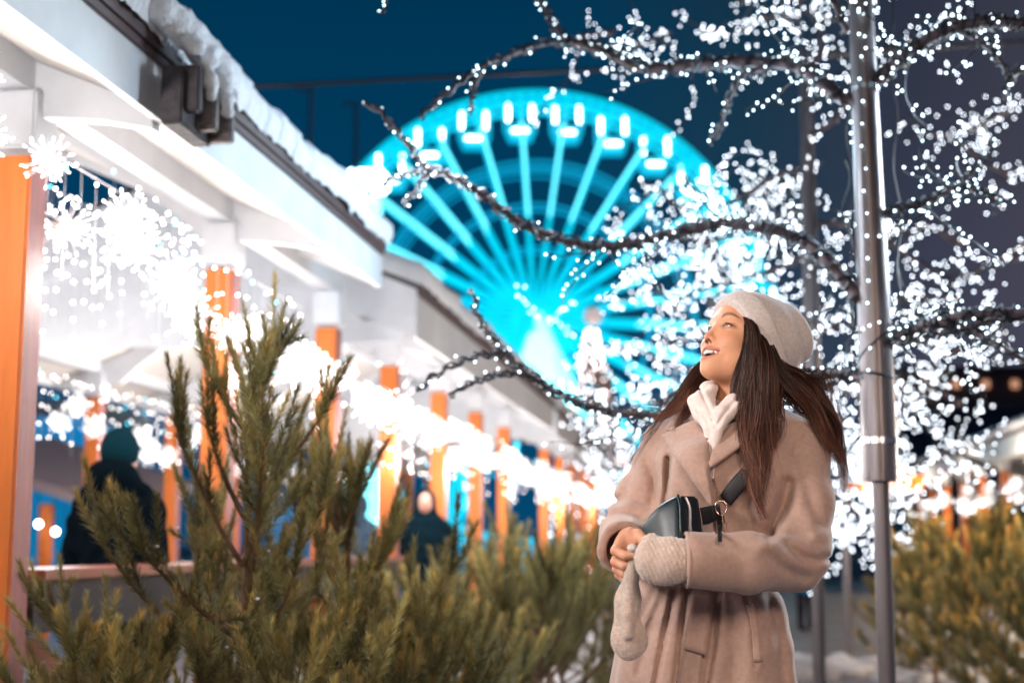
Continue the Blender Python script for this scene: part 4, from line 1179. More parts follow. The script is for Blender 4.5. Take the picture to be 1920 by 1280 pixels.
# smiling open mouth: corners pulled up and back
def arc(s_, base, curve, up): return base - curve * s_ ** 2 * 900, 0
mo = fd.ell((0, .0905, -.0685), (.0235, .022, .0082))
lipu = None; lipl = None
for i in range(5):
    s0, s1 = i * .0066, (i + 1) * .0066
    def pu(s): return (s, .0872 - 24 * s * s, -.0580 - 2 * s * s)
    def pl_(s): return (s, .0825 - 22 * s * s, -.0830 + 20 * s * s)
    r0, r1 = .0040 * (1 - i / 6.5), .0040 * (1 - (i + 1) / 6.5)
    c = fd.cone(pu(s0), pu(s1), r0, r1); lipu = c if lipu is None else np.minimum(lipu, c)
    c = fd.cone(pl_(s0), pl_(s1), r0 * 1.15, r1 * 1.15); lipl = c if lipl is None else np.minimum(lipl, c)
fold_ = fd.chain([(.019, .084, -.038), (.030, .072, -.050), (.038, .058, -.068)], [.0, .0, .0]); fd.f += .0016 * np.exp(-(fold_ / .0035) ** 2)
fd.add(lipu, .0045); fd.add(lipl, .005)
m1 = None
for i in range(5):
    s0, s1 = i * .0061, (i + 1) * .0061
    def pm(s): return (s, .0900 - 24 * s * s, -.0705 + 8 * s * s)
    c = fd.cone(pm(s0), pm(s1), .0092 * (1 - i / 7.5), .0092 * (1 - (i + 1) / 7.5)); m1 = c if m1 is None else np.minimum(m1, c)
fd.sub(m1, .0022)
fd.sub(fd.ell((0, .074, -.070), (.021, .017, .0098)), .002)
fd.sub(fd.ell((.0315, .0835, -.0022), (.0118, .012, .0027)), .0016)       # eye opening
# neck (in world direction: leans back and down)
nk0 = toH(q(1392, 700, .06)); nk1 = toH(q(1384, 765, .07)); nk2 = toH(q(1386, 835, .10))
fd.X = Xs
fd.add(fd.chain([nk0, nk1, nk2], [.050, .047, .060], .02), .022)
V, F = fd.mesh()
V = lapl(V, F, 1, .4)
s, f, u = V[:, 0], V[:, 1], V[:, 2]; a = np.abs(s)
colr = np.tile(np.array([.68, .345, .205]), (len(V), 1))
def blend(mask, c):
    global colr
    mask = np.clip(mask, 0, 1)[:, None]; colr = colr * (1 - mask) + np.array(c) * mask
blend(.35 * np.exp(-(((a - .036) / .018) ** 2 + ((u + .034) / .016) ** 2)), (.62, .22, .15))
blend(.35 * np.exp(-((a / .012) ** 2 + ((u + .034) / .010) ** 2)) * (f > .08), (.62, .25, .18))
blend(np.exp(-(((a - .0062) / .0042) ** 2 + ((u + .0425) / .0040) ** 2 + ((f - .088) / .010) ** 2) ** 2), (.10, .025, .015))  # nostril recess darkened in colour in place of shade
# lips
uu = -.0580 - 2 * a * a; ul = -.0830 + 20 * a * a
lip = np.exp(-((u - uu) / .0040) ** 4) * (a < .033) * (f > .050) + np.exp(-((u - ul) / .0048) ** 4) * (a < .033) * (f > .050)
blend(lip * .9, (.50, .17, .14))
# dark mouth inside
um = -.0705 + 8 * a * a
blend((np.abs(u - um) < .0078) * (a < .028) * (f < .0815 - 24 * a * a) * (f > .045), (.09, .015, .012))
# brows
ub = .0200 + .009 * np.sin(np.clip((a - .012) / .038, 0, 1) * 2.6) - .004
wb = .0055 * np.clip(1.25 - (a - .012) / .045, .3, 1)
blend(.85 * np.exp(-((u - ub) / wb) ** 4) * np.clip((a - .012) / .006, 0, 1) * np.clip((.052 - a) / .004, 0, 1) * (f > .03), (.20, .10, .07))
# lids and lashes
de = np.sqrt(((a - .0315) / .0150) ** 2 + ((u + .0016) / .0066) ** 2)
blend(.55 * np.exp(-((de - .95) / .35) ** 2) * (f > .05), (.33, .15, .10))
blend(.95 * (np.exp(-((de - .78) / .17) ** 2)) * (u > -.003) * (f > .05), (.03, .015, .012))
blend(.4 * (np.exp(-((de - .78) / .14) ** 2)) * (u <= -.003) * (f > .05), (.14, .06, .04))
head = mesh_np('head', toW(V), F, m_skin, woman, smooth=True, colors=colr)
# eyes
gz = Vector((-.10, .88, .36)).normalized()
for sg in (-1, 1):
    mb = MB(); mb.sphere((0, 0, 0), 1, 40, 28)
    P = np.array(mb.v); cc = np.tile(np.array([.80, .78, .78]), (len(P), 1))
    dt = P @ np.array(gz)
    cc[dt > .84] = (.10, .085, .08); cc[dt > .96] = (.004, .004, .004)
    ctr = np.array((sg * .0315, .0648, -.0018))
    W_ = toW(P * .0120 + ctr)
    me = mesh_np('eye', W_, np.array([f_ for f_ in mb.f]), m_eye, None, smooth=True, colors=cc)
    attach(me, head)
    # dark upper lash line, drawn out to a wing
    lb = MB(); L_ = []; R_ = []
    for i in range(13):
        t_ = -1 + 2 * i / 12; x = sg * (.0315 + t_ * .0130)
        z = -.0012 + .0034 * (1 - t_ * t_) - (.0012 * t_ if t_ > 0 else 0); y = .0790 - .0052 * t_ * t_ - (.0035 if t_ > 0 else .001) * abs(t_)
        L_.append(H(x, y, z)); R_.append(.0006 + .0010 * (1 - abs(t_ - .25) / 1.3))
    lb.tube(L_, R_, n=6)
    for i in range(3, 13):
        b_ = L_[i]; lb.tube([b_, b_ + Fw * .0022 + Uw * .0008 + Sd * sg * .0007, b_ + Fw * .0036 + Uw * .0024 + Sd * sg * .0018], [.0005, .0004, .0001], n=3)
    link('eyelashes', lb.data('eyelashes', m_lash), None, head)
# teeth (one curved row)
def teeth_row(uc, hgt, f0, n):
    tb = MB(); w = .0066
    for i in range(-n, n + 1):
        s_ = i * w; fr = f0 - 24 * s_ * s_; ang = math.atan(48 * s_); hh = hgt * (1 - .05 * abs(i)) * (1.0 if i else 1.0)
        mb = MB(); mb.box((0, 0, 0), (w * 1.02, .006, hh), bev=.0011)
        P = [H(s_ + v[0] * math.cos(ang) + v[1] * math.sin(ang), fr - v[0] * math.sin(ang) + v[1] * math.cos(ang), uc + 6 * s_ * s_ + v[2]) for v in mb.v]
        tb.add(P, mb.f)
    return link('teeth', tb.data('teeth', m_teeth, smooth=True), None, head)
teeth_row(-.0655, .0092, .0815, 4)

# ---- hat: folded brim and slouching crown, one knit surface
fh_ = Field((-.13, -.235, -.14), (.13, .13, .17), .0026)
X, Y, Z = fh_.X, fh_.Y, fh_.Z
base = fh_.ell((0, -.016, .030), (.082, .104, .094))
base = smin(base, fh_.ell((0, -.080, .052), (.076, .076, .072)), .04)

# plane of the brim edge: forehead high, nape low
pn = np.array((0, .66, .75)); pn = np.array((0, -.60, 1.0)) / math.sqrt(1.36)
# signed height over the brim plane through the forehead point
hp = (Y - .078) * -pn[1] * -1 + (Z - .052) * pn[2]
hp = ((Z - .050) * 1.0 - (Y - .080) * 1.0) / math.sqrt(2.0)
lowb = fh_.ell((0, -.034, -.026), (.086, .088, .080))
base = smin(base, smax(lowb, hp - .046, .015), .022)
crown = smax(base + .0, -(hp + .0), .006)
brim = smax(smax(base - .0080, -hp, .006), hp - .050, .008)
inner = fh_.ell((0, -.014, .030), (.0735, .0945, .0845))
g = smin(crown, brim, .004)
fold = .0035 * 1.0 * np.sin(hp * 90 + 3 * np.sin(X * 26) + 12 * Z) * np.clip((hp - .06) / .05, 0, 1) * np.clip((-Y - .0) / .08, 0, 1)
g = g + fold
fh_.f = g
V, F = fh_.mesh()
V = lapl(V, F, 1, .5)
hat = mesh_np('knit_hat', toW(V), F, m_knit, woman, smooth=True)

# ---- coat body as one surface: torso, skirt and both sleeves
CR = [  # creases seen on the cloth: points in photo pixels, width px, depth m
    ([(1264, 1104), (1246, 1190), (1226, 1290)], 5, .011), ([(1291, 1104), (1276, 1200), (1264, 1300)], 5, .013),
    ([(1246, 1104), (1220, 1170), (1196, 1260)], 6, .007), ([(1345, 1108), (1338, 1180), (1322, 1300)], 8, .016),
    ([(1228, 1108), (1210, 1140), (1190, 1180)], 6, .006), ([(1395, 1100), (1412, 1170), (1416, 1250)], 4, .004),
    ([(1440, 1112), (1462, 1190), (1472, 1290)], 9, .005), ([(1368, 1105), (1380, 1180), (1378, 1290)], 10, .006),
    ([(1478, 905), (1472, 935), (1456, 975), (1444, 1000)], 11, .017), ([(1506, 806), (1496, 830), (1487, 850)], 3, .004),
    ([(1450, 1004), (1480, 1000), (1512, 1004)], 8, .006), ([(1474, 1020), (1500, 1042), (1530, 1050), (1548, 1046)], 7, .009),
    ([(1438, 1040), (1470, 1066), (1510, 1082)], 9, .006), ([(1508, 900), (1524, 950), (1540, 985)], 10, .005),
    ([(1254, 860), (1252, 890), (1246, 950), (1236, 980)], 7, .011), ([(1212, 860), (1226, 900), (1228, 945)], 8, .007),
    ([(1142, 968), (1160, 960), (1186, 962), (1200, 970)], 7, .005), ([(1150, 940), (1176, 930), (1215, 944)], 7, .006),
    ([(1330, 880), (1342, 930), (1347, 1000)], 3, .010), ([(1186, 868), (1176, 910), (1160, 940)], 9, .005),
    ([(1400, 940), (1420, 970), (1425, 1000)], 10, .005),
]
def pxmap(fld): return proj(fld.X, fld.Y, fld.Z)
def creases(fld, lst, front):
    PX, PY = pxmap(fld)
    d = np.zeros_like(fld.f)
    for pts, w, dep in lst:
        best = None
        for (x0, y0), (x1, y1) in zip(pts[:-1], pts[1:]):
            L2 = (x1 - x0) ** 2 + (y1 - y0) ** 2
            t = np.clip(((PX - x0) * (x1 - x0) + (PY - y0) * (y1 - y0)) / L2, 0, 1)
            dd = (PX - x0 - t * (x1 - x0)) ** 2 + (PY - y0 - t * (y1 - y0)) ** 2
            best = dd if best is None else np.minimum(best, dd)
        best = np.sqrt(best)
        d += dep * np.exp(-(best / w) ** 2) - min(dep, .012) * .35 * np.exp(-((best - 2.1 * w) / (1.3 * w)) ** 2)
    return d * front

fc = Field((q(1100, 1000).x - .10, 2.62, .38), (q(1580, 1000).x + .12, 3.42, 1.50), .0052)
TB = [  # photo row, centre column, half width, half depth, depth offset
    (742, 1392, .052, .050, .085), (768, 1392, .088, .070, .075), (792, 1388, .150, .092, .060), (830, 1383, .168, .112, .050), (890, 1376, .168, .122, .040),
    (960, 1362, .166, .124, .040), (1030, 1340, .160, .120, .045), (1085, 1326, .158, .116, .050), (1105, 1322, .160, .118, .050), (1150, 1319, .176, .135, .050),
    (1220, 1319, .188, .150, .050), (1290, 1319, .196, .160, .050), (1420, 1322, .212, .178, .050), (1560, 1324, .225, .19, .050)]
zt = np.array([Q(r[1], r[0], YB + r[4] - .08).z for r in TB])[::-1]
cx_ = np.array([Q(r[1], r[0], YB + r[4]).x for r in TB])[::-1]
ta = np.array([r[2] for r in TB])[::-1]; tb_ = np.array([r[3] for r in TB])[::-1]; ty = np.array([YB + r[4] for r in TB])[::-1]
Zr = fc.Z[0, 0, :]
A_ = np.interp(Zr, zt, ta); B_ = np.interp(Zr, zt, tb_); CX = np.interp(Zr, zt, cx_); CYy = np.interp(Zr, zt, ty)
yaw = math.radians(-14)
dx = fc.X - CX; dyy = fc.Y - CYy
lx = dx * math.cos(yaw) + dyy * math.sin(yaw); ly = -dx * math.sin(yaw) + dyy * math.cos(yaw)
n_ = 2.3
kk = (np.abs(lx / A_) ** n_ + np.abs(ly / B_) ** n_) ** (1 / n_)
tor = (kk - 1) * np.minimum(A_, B_) * .95
tor = smax(tor, fc.Z - zt[-1], .02); tor = smax(tor, .46 - fc.Z, .01)
fc.f = tor.astype(np.float32)
# gentle bust and shoulders
fc.add(fc.ell(q(1320, 900, -.04), (.07, .05, .075)), .05); fc.add(fc.ell(q(1425, 905, -.06), (.07, .05, .075)), .05)
fc.add(fc.chain([q(1440, 805, .06), q(1502, 846, .01)], [.050, .056], .02), .04)
fc.add(fc.chain([q(1320, 795, .10), q(1248, 835, .13)], [.048, .054], .02), .04)
# left arm (towards the camera), forearm across the waist
armL = fc.chain([q(1502, 858, .0), q(1508, 940, -.05), q(1498, 1030, -.10), q(1488, 1048, -.115)], [.058, .058, .060, .061], .02)
foreL = fc.chain([q(1488, 1050, -.115), q(1400, 1054, -.215), q(1296, 1049, -.25)], [.062, .058, .0545], .015)
PXc, PYc = pxmap(fc)
cutL = (1287 + (PYc - 1050) * .02 - PXc) / 868.0
foreL = smax(foreL, cutL, .004)
arm = smin(armL, foreL, .022)
fc.add(arm, .016)
# right arm, bent towards the camera
armR = fc.chain([q(1243, 850, .13), q(1205, 930, .10), q(1176, 1010, .03)], [.055, .055, .056], .02)
foreR = fc.chain([q(1176, 1010, .03), q(1170, 1030, -.130)], [.056, .056], .02)
e0 = np.array(q(1176, 1010, .03)); e1 = np.array(q(1174, 1030, -.125)); dd_ = np.array(q(1222, 1040, -.16)) - e0; dd_ /= np.linalg.norm(dd_)
cutR = (fc.X - e1[0]) * dd_[0] + (fc.Y - e1[1]) * dd_[1] + (fc.Z - e1[2]) * dd_[2]
sR = smax(smin(armR, foreR, .025), cutR, .004)
fc.add(sR, .014)
# hollow cuffs
fc.sub(fc.chain([e1 - dd_ * .05, e1 + dd_ * .06], [.038, .044], 0), .004)
fc.sub(fc.chain([q(1275, 1049, -.25), q(1310, 1049, -.245)], [.045, .043], 0), .003)
# belt cinch and creases
zwa = Q(1322, 1098, YB - .05).z
fc.f += .010 * np.exp(-((fc.Z - zwa) / .018) ** 2) * (tor < .012)
front = np.clip((3.22 - fc.Y) / .10, 0, 1)
SK = [c for c in CR if c[0][0][1] >= 1099]; UP = [c for c in CR if c[0][0][1] < 1099]
fc.f += creases(fc, UP, front)
fc.f += creases(fc, SK, front * np.clip((fc.Y - 2.915) / .03, 0, 1) * np.clip((zwa + .02 - fc.Z) / .03, 0, 1))
fc.f += .0022 * np.sin(fc.X * 38 + 4 * np.sin(fc.Z * 17)) * np.sin(fc.Z * 30 + 3 * np.sin(fc.X * 21))
ang = np.arctan2(ly, lx)
fc.f += .006 * np.sin(ang * 11 + 1.2) * np.clip((zwa - fc.Z) / .3, 0, 1) * (tor < .03)
V, F = fc.mesh()
V = lapl(V, F, 2, .45)
coat = mesh_np('coat', V, F, m_coat, woman, smooth=True)
BV = BVHTree.FromPolygons([Vector(v) for v in V], [tuple(int(i) for i in f_) for f_ in F])
C0 = Vector((0, 0, CAMZ))
def hit(px, py):
    d = (Q(px, py, 3.0) - C0).normalized()
    h = BV.ray_cast(C0, d)
    return (h[0], d) if h[0] is not None else (None, d)
def strip(nm, Lp, Rp, lift, th, mtl, m=10, n=8, bulge=0.0, parent=None, ymin=None, smooth_=5):
    """a piece of cloth lying on the coat between two edge curves"""
    Lc = crom(Lp, n); Rc = crom(Rp, n); k = len(Lc)
    D = np.full((k, m + 1), np.nan); dirs = {}
    for i in range(k):
        for j in range(m + 1):
            p = Lc[i] + (Rc[i] - Lc[i]) * j / m
            h, d = hit(p[0], p[1]); dirs[i, j] = d
            if h is not None: D[i, j] = (h - C0).length
    med = np.nanmedian(D)
    idx = np.argwhere(np.isnan(D))
    good = np.argwhere(~np.isnan(D))
    for i, j in idx:
        w = ((good - (i, j)) ** 2).sum(1).argmin(); D[i, j] = D[tuple(good[w])]
    for _ in range(smooth_):
        P = np.pad(D, 1, mode='edge'); S = (P[:-2, 1:-1] + P[2:, 1:-1] + P[1:-1, :-2] + P[1:-1, 2:]) / 4
        D = np.minimum(D, D * .4 + S * .6 + .0015)
    top = []; bot = []
    for i in range(k):
        for j in range(m + 1):
            t = j / m; ed = min(j, m - j, i, k - 1 - i)
            b = bulge * math.sin(math.pi * t)
            e_ = th * (0.55 if ed == 0 else (.92 if ed == 1 else 1.0))
            top.append(C0 + dirs[i, j] * (D[i, j] - lift - e_ - b)); bot.append(C0 + dirs[i, j] * (D[i, j] - lift + .004))
    W_ = m + 1; F_ = []; nV = len(top)
    for i in range(k - 1):
        for j in range(m):
            a_ = i * W_ + j
            F_.append((a_, a_ + 1, a_ + W_ + 1, a_ + W_)); F_.append((nV + a_, nV + a_ + W_, nV + a_ + W_ + 1, nV + a_ + 1))
    for i in range(k - 1):
        for j in (0, m):
            a_ = i * W_ + j; F_.append((a_, a_ + W_, nV + a_ + W_, nV + a_))
    for j in range(m):
        for i in (0, k - 1):
            a_ = i * W_ + j; F_.append((a_, a_ + 1, nV + a_ + 1, nV + a_))
    mb = MB(); mb.add(top + bot, F_)
    return mb.build(nm, mtl, parent or coat, smooth=True)
strip('lapel', [(1240, 815), (1256, 838), (1288, 888), (1316, 926), (1337, 960)], [(1304, 784), (1326, 812), (1329, 850), (1334, 900), (1340, 960)], .019, .011, m_coat, bulge=.006)
strip('lapel', [(1392, 776), (1366, 798), (1342, 830), (1328, 866)], [(1424, 786), (1410, 812), (1388, 838), (1332, 880)], .020, .011, m_coat, bulge=.006)
strip('collar', [(1246, 806), (1262, 780), (1288, 762)], [(1268, 808), (1290, 790), (1312, 782)], .014, .008, m_coat)
# belt band and its hanging ends, pocket welt
strip('belt_end', [(1297, 1114), (1294, 1150), (1282, 1216)], [(1338, 1116), (1334, 1160), (1324, 1228)], .016, .006, m_coat, m=6, smooth_=12)
strip('belt_end', [(1284, 1212), (1279, 1250), (1272, 1320)], [(1318, 1220), (1313, 1260), (1308, 1320)], .009, .005, m_coat, m=5, smooth_=12)
strip('pocket_welt', [(1399, 1134), (1408, 1180), (1413, 1240)], [(1414, 1132), (1424, 1180), (1430, 1240)], .001, .0045, m_coat, m=4)
# sleeve cuffs' edge roll
def ringtube(nm, c, ax_, r, tr, mtl, parent, sq=1.0):
    ax_ = Vector(ax_).normalized(); a_ = ax_.orthogonal().normalized(); b_ = ax_.cross(a_)
    mb = MB(); mb.tube([Vector(c) + (a_ * math.cos(t) + b_ * math.sin(t)) * r for t in [2 * math.pi * i / 40 for i in range(41)]], tr, n=6, cap=False)
    return mb.build(nm, mtl, parent, smooth=True)
ringtube('cuff_edge', q(1288, 1049, -.25), q(1200, 1049, -.25) - q(1300, 1049, -.25), .0515, .0042, m_coat, coat)

# ---- hoodie collar between the lapels
fo = Field(q(1250, 880, -.12), q(1440, 700, .16), .0032)
lo = np.minimum(np.array(q(1250, 880, -.14)), np.array(q(1440, 690, .14))); hi = np.maximum(np.array(q(1450, 880, -.14)), np.array(q(1450, 690, .2)))
fo = Field(lo - .02, hi + .02, .0032)
g1 = fo.chain([q(1330, 728, .05), q(1303, 752, .0), q(1316, 780, -.04), q(1330, 800, -.06), q(1331, 850, -.072)], [.012, .014, .014, .012, .009], .008)
g1 = smin(g1, fo.chain([q(1338, 724, .05), q(1326, 748, .0), q(1332, 772, -.045), q(1342, 784, -.06)], [.012, .016, .015, .010], .008), .003)
g2 = fo.chain([q(1404, 742, -.005), q(1378, 764, -.045), q(1350, 790, -.072), q(1340, 825, -.085), q(1336, 868, -.085)], [.015, .017, .016, .013, .009], .008)
g2 = smin(g2, fo.chain([q(1396, 738, .0), q(1372, 752, -.035), q(1352, 772, -.06), q(1342, 790, -.07)], [.013, .014, .013, .009], .008), .003)
g3 = fo.chain([q(1404, 738, -.005), q(1436, 748, .08), q(1410, 742, .15), q(1350, 728, .13), q(1326, 728, .05)], [.018, .022, .024, .022, .016], .01)
g1 = smin(g1, fo.ell(q(1314, 765, -.015), (.020, .016, .034)), .012)
g2 = smin(g2, fo.ell(q(1376, 768, -.045), (.030, .014, .022)), .012)
fo.f = smin(smin(g1, g2, .002), g3, .01)
fo.f += creases(fo, [([(1296, 752), (1326, 788), (1334, 850)], 3.2, .0035), ([(1314, 732), (1334, 776), (1340, 800)], 3.2, .004), ([(1384, 746), (1356, 778), (1344, 800)], 3.2, .004), ([(1396, 768), (1362, 800), (1346, 850)], 3.2, .003), ([(1306, 770), (1322, 800)], 2, .003)], 1.0)
V, F = fo.mesh(); V = lapl(V, F, 1, .5)
hoodie = mesh_np('hoodie_collar', V, F, m_hood, woman, smooth=True)
strip('hoodie_front', [(1318, 760), (1322, 800), (1328, 850), (1332, 900)], [(1392, 760), (1370, 800), (1345, 850), (1338, 900)], .004, .006, m_hood, m=8, parent=woman)

# ---- bare right hand pinching the mitten
hb0 = np.array(q(1130, 1100, -.30)); hb1 = np.array(q(1225, 970, -.05))
fn = Field(np.minimum(hb0, hb1) - .01, np.maximum(hb0, hb1) + .01, .0016)
wr = fn.chain([q(1180, 1010, -.07), q(1182, 1012, -.13)], [.025, .026])
fn.f = wr
fn.add(fn.ell(q(1180, 1018, -.150), (.0250, .024, .030)), .016)
fn.add(fn.ell(q(1164, 1024, -.160), (.014, .018, .020)), .012)
def finger(pts, rs, k=.0035):
    fn.add(fn.chain([q(p[0] + 5, p[1] - 2, p[2]) for p in pts], rs, .003), k)
finger([(1160, 1016, -.165), (1149, 1034, -.185), (1166, 1043, -.200), (1186, 1042, -.203), (1194, 1040, -.202)], [.0115, .0100, .0090, .0080, .0070])
finger([(1160, 1034, -.160), (1149, 1054, -.175), (1164, 1062, -.188), (1184, 1059, -.190)], [.0110, .0100, .0090, .0078])
finger([(1160, 1048, -.155), (1151, 1068, -.165), (1164, 1077, -.175), (1180, 1072, -.178)], [.0100, .0092, .0084, .0072])
finger([(1162, 1060, -.150), (1155, 1080, -.153), (1165, 1088, -.160), (1177, 1083, -.163)], [.0090, .0080, .0072, .0064])
finger([(1192, 1004, -.160), (1204, 1018, -.185), (1203, 1034, -.200), (1197, 1042, -.206)], [.0125, .0108, .0095, .0078], .006)
V, F = fn.mesh()
cc = np.tile(np.array([.64, .33, .215]), (len(V), 1))
pxv, pyv = proj(V[:, 0], V[:, 1], V[:, 2])
for (kx, ky) in ((1150, 1035), (1150, 1055), (1152, 1069), (1157, 1081)):
    mk = .5 * np.exp(-(((pxv - kx) / 6) ** 2 + ((pyv - ky) / 5) ** 2))[:, None]; cc = cc * (1 - mk) + np.array((.62, .22, .14)) * mk
mesh_np('hand', V, F, m_skin, woman, smooth=True, colors=cc)
mb = MB(); mb.sphere(q(1199, 1037, -.2125), (.005, .0022, .006), 10, 8); mb.build('thumb_nail', mat('nail', (.75, .50, .45), rough=.15), woman, smooth=True)

# ---- mittens
def fuzz(mesh_o, V, F, mtl, n, ln, seed, par):
    """short wool fibres standing off a knitted surface"""
    r = np.random.default_rng(seed)
    A = V[F[:, 0]]; B = V[F[:, 1]]; Cc = V[F[:, 2]]; D_ = V[F[:, 3]]
    nr = np.cross(Cc - A, D_ - B); nr /= np.maximum(np.linalg.norm(nr, axis=1), 1e-9)[:, None]
    pick = r.integers(0, len(F), n)
    b1 = r.random((n, 1)); b2 = r.random((n, 1))
    p = (A[pick] * (1 - b1) + B[pick] * b1) * (1 - b2) + (D_[pick] * (1 - b1) + Cc[pick] * b1) * b2
    d = nr[pick] + r.normal(0, .65, (n, 3)); d /= np.linalg.norm(d, axis=1)[:, None]
    sd = np.cross(d, r.normal(0, 1, (n, 3))); sd /= np.linalg.norm(sd, axis=1)[:, None]
    L_ = ln * r.uniform(.4, 1.2, (n, 1)); w = .00025
    tip = p + d * L_ + r.normal(0, ln * .2, (n, 3))
    Vf = np.stack([p - sd * w, p + sd * w, tip], 1).reshape(-1, 3)
    return mesh_np('fuzz', Vf, np.arange(n * 3).reshape(-1, 3), mtl, par)
m_fuzz = mat('pale_wool_fibre', (.72, .64, .60), rough=.9, sheen=.5)
def blob(nm, lo, hi, fn_, mtl, h=.0022, fz=4000, ln=.005):
    lo = np.array(lo); hi = np.array(hi)
    fm = Field(np.minimum(lo, hi) - .02, np.maximum(lo, hi) + .02, h); fn_(fm)
    V, F = fm.mesh(); V = lapl(V, F, 1, .5)
    o = mesh_np(nm, V, F, mtl, woman, smooth=True)
    if fz:
        fo_ = fuzz(o, V, F, m_fuzz, fz, ln, 3, None); attach(fo_, o); fo_['kind'] = 'stuff'
    return o
def f_mit(fm):
    fm.f = fm.ell(q(1238, 1053, -.250), (.048, .030, .045)); fm.add(fm.chain([q(1262, 1050, -.252), q(1300, 1050, -.25)], [.043, .040]), .02)
    fm.add(fm.ell(q(1214, 1044, -.255), (.022, .022, .034)), .015)
    fm.add(fm.chain([q(1240, 1020, -.225), q(1222, 1011, -.215), q(1212, 1014, -.212)], [.013, .013, .011]), .002)
    fm.f += .0008 * np.sin(fm.X * 700 + fm.Z * 300)
blob('mitten', q(1180, 1110, -.33), q(1310, 990, -.18), f_mit, m_mitt, fz=5000, ln=.0028)
def f_hang(fm):
    fm.f = fm.chain([q(1187, 1040, -.195), q(1184, 1080, -.19), q(1180, 1120, -.17)], [.009, .013, .020], .01)
    fm.add(fm.ell(q(1176, 1165, -.16), (.026, .016, .070)), .03); fm.add(fm.ell(q(1181, 1200, -.16), (.037, .020, .036)), .02)
    fm.add(fm.chain([q(1184, 1090, -.195), q(1178, 1150, -.185), q(1178, 1188, -.185)], [.012, .0135, .0115], .01), .006)
blob('mitten', q(1130, 1250, -.26), q(1240, 1020, -.10), f_hang, m_mitt, fz=5000, ln=.0028)
mb = MB(); mb.sphere(q(1185, 1027, -.207), (.010, .008, .009), 12, 8); mb.build('mitten_tip', m_knit, woman, smooth=True)
# fibres on the hat
Vh = np.array([v.co[:] for v in hat.data.vertices]); Fh4 = np.array([list(p.vertices) for p in hat.data.polygons if len(p.vertices) == 4])
fz = fuzz(hat, Vh, Fh4, m_fuzz, 9000, .0026, 8, None); attach(fz, hat); fz['kind'] = 'stuff'
Vc = np.array([v.co[:] for v in coat.data.vertices]); Fc4 = np.array([list(p.vertices) for p in coat.data.polygons if len(p.vertices) == 4])
fz = fuzz(coat, Vc, Fc4, mat('camel_fibre', (.55, .38, .31), rough=.9, sheen=.4), 26000, .0018, 9, None); attach(fz, coat); fz['kind'] = 'stuff'

# ---- sling bag
bag = empty('sling_bag', q(1270, 970, -.17), 'small dark teal leather sling bag with zip tucked above the crossed arms', 'bag')
fp = [(1202, 984, -.165), (1203, 1016, -.170), (1232, 948, -.19), (1262, 931, -.20), (1271, 928, -.205), (1275, 1016, -.245), (1240, 1020, -.225), (1216, 966, -.178)]
bm = bmesh.new()
for p in fp:
    bm.verts.new(q(*p)); bm.verts.new(q(p[0] + 6, p[1], p[2] + .07))
bmesh.ops.convex_hull(bm, input=bm.verts[:]); bm.normal_update()
PL = {}
for f_ in bm.faces:
    n_3 = f_.normal; PL[tuple(round(c_, 1) for c_ in n_3)] = (n_3.copy(), f_.verts[0].co.copy())
ctr_ = sum((v.co for v in bm.verts), Vector()) / len(bm.verts)
co_ = np.array([v.co[:] for v in bm.verts]); bm.free()
fb = Field(co_.min(0) - .012, co_.max(0) + .012, .0017); fb.f = None
for n_3, p_3 in PL.values():
    if n_3.dot(ctr_ - p_3) > 0: n_3 = -n_3
    d_3 = (fb.X - p_3.x) * n_3.x + (fb.Y - p_3.y) * n_3.y + (fb.Z - p_3.z) * n_3.z
    fb.f = d_3 if fb.f is None else smax(fb.f, d_3, .010)
fb.f = fb.f - .0015
V, F = fb.mesh(); mesh_np('body', lapl(V, F, 2, .5), F, m_leath, bag, smooth=True)
bm = bmesh.new()
for p in [(1273, 929, -.208), (1277, 1016, -.245), (1306, 930, -.185), (1318, 1016, -.205)]:
    bm.verts.new(q(*p)); bm.verts.new(q(p[0] + 3, p[1] + 3, p[2] + .07))
bmesh.ops.convex_hull(bm, input=bm.verts[:])
bmesh.ops.bevel(bm, geom=[e_ for e_ in bm.edges if e_.calc_face_angle(0) > .35], offset=.004, segments=3, affect='EDGES')
me = bpy.data.meshes.new('side_panel'); bm.to_mesh(me); bm.free(); link('side_panel', me, mat('black_leather', (.010, .014, .018), rough=.4, bump=.04, bscale=120), bag)
mb = MB(); mb.tube([q(1271, 927, -.213), q(1276, 950, -.226), q(1276.5, 985, -.240), q(1276, 1016, -.252)], .0028, n=6); mb.build('piping', m_leath, bag, smooth=True)
zp = crom([tuple(q(1286, 932, -.2065)), tuple(q(1293, 950, -.211)), tuple(q(1294, 970, -.218)), tuple(q(1294, 990, -.226))], 8)
mb = MB(); mb.tube([tuple(p) for p in zp], .0016, n=5)
for i in range(len(zp) - 1):
    for t_ in (0.2, .7):
        c = zp[i] * (1 - t_) + zp[i + 1] * t_; mb.box(tuple(c), (.0052, .0016, .0014))
mb.build('zip', m_zip, bag)
mb = MB(); mb.box(q(1294, 991, -.231), (.007, .004, .010), bev=.001); mb.tube([q(1293, 993, -.234), q(1294, 1000, -.238), q(1299, 1002, -.238)], .0016, n=6); mb.build('zip_pull', m_zip, bag)
strip('strap', [(1392, 876), (1372, 898), (1350, 928)], [(1412, 892), (1394, 920), (1370, 948)], .012, .003, m_blk, m=5, parent=bag, smooth_=12)
strip('strap', [(1312, 952), (1330, 948), (1350, 944)], [(1318, 984), (1334, 980), (1352, 968)], .040, .003, m_blk, m=5, parent=bag, smooth_=12)
strip('strap', [(1342, 962), (1345, 985), (1346, 1015)], [(1354, 962), (1354, 985), (1354, 1015)], .022, .003, m_blk, m=3, parent=bag, smooth_=12)
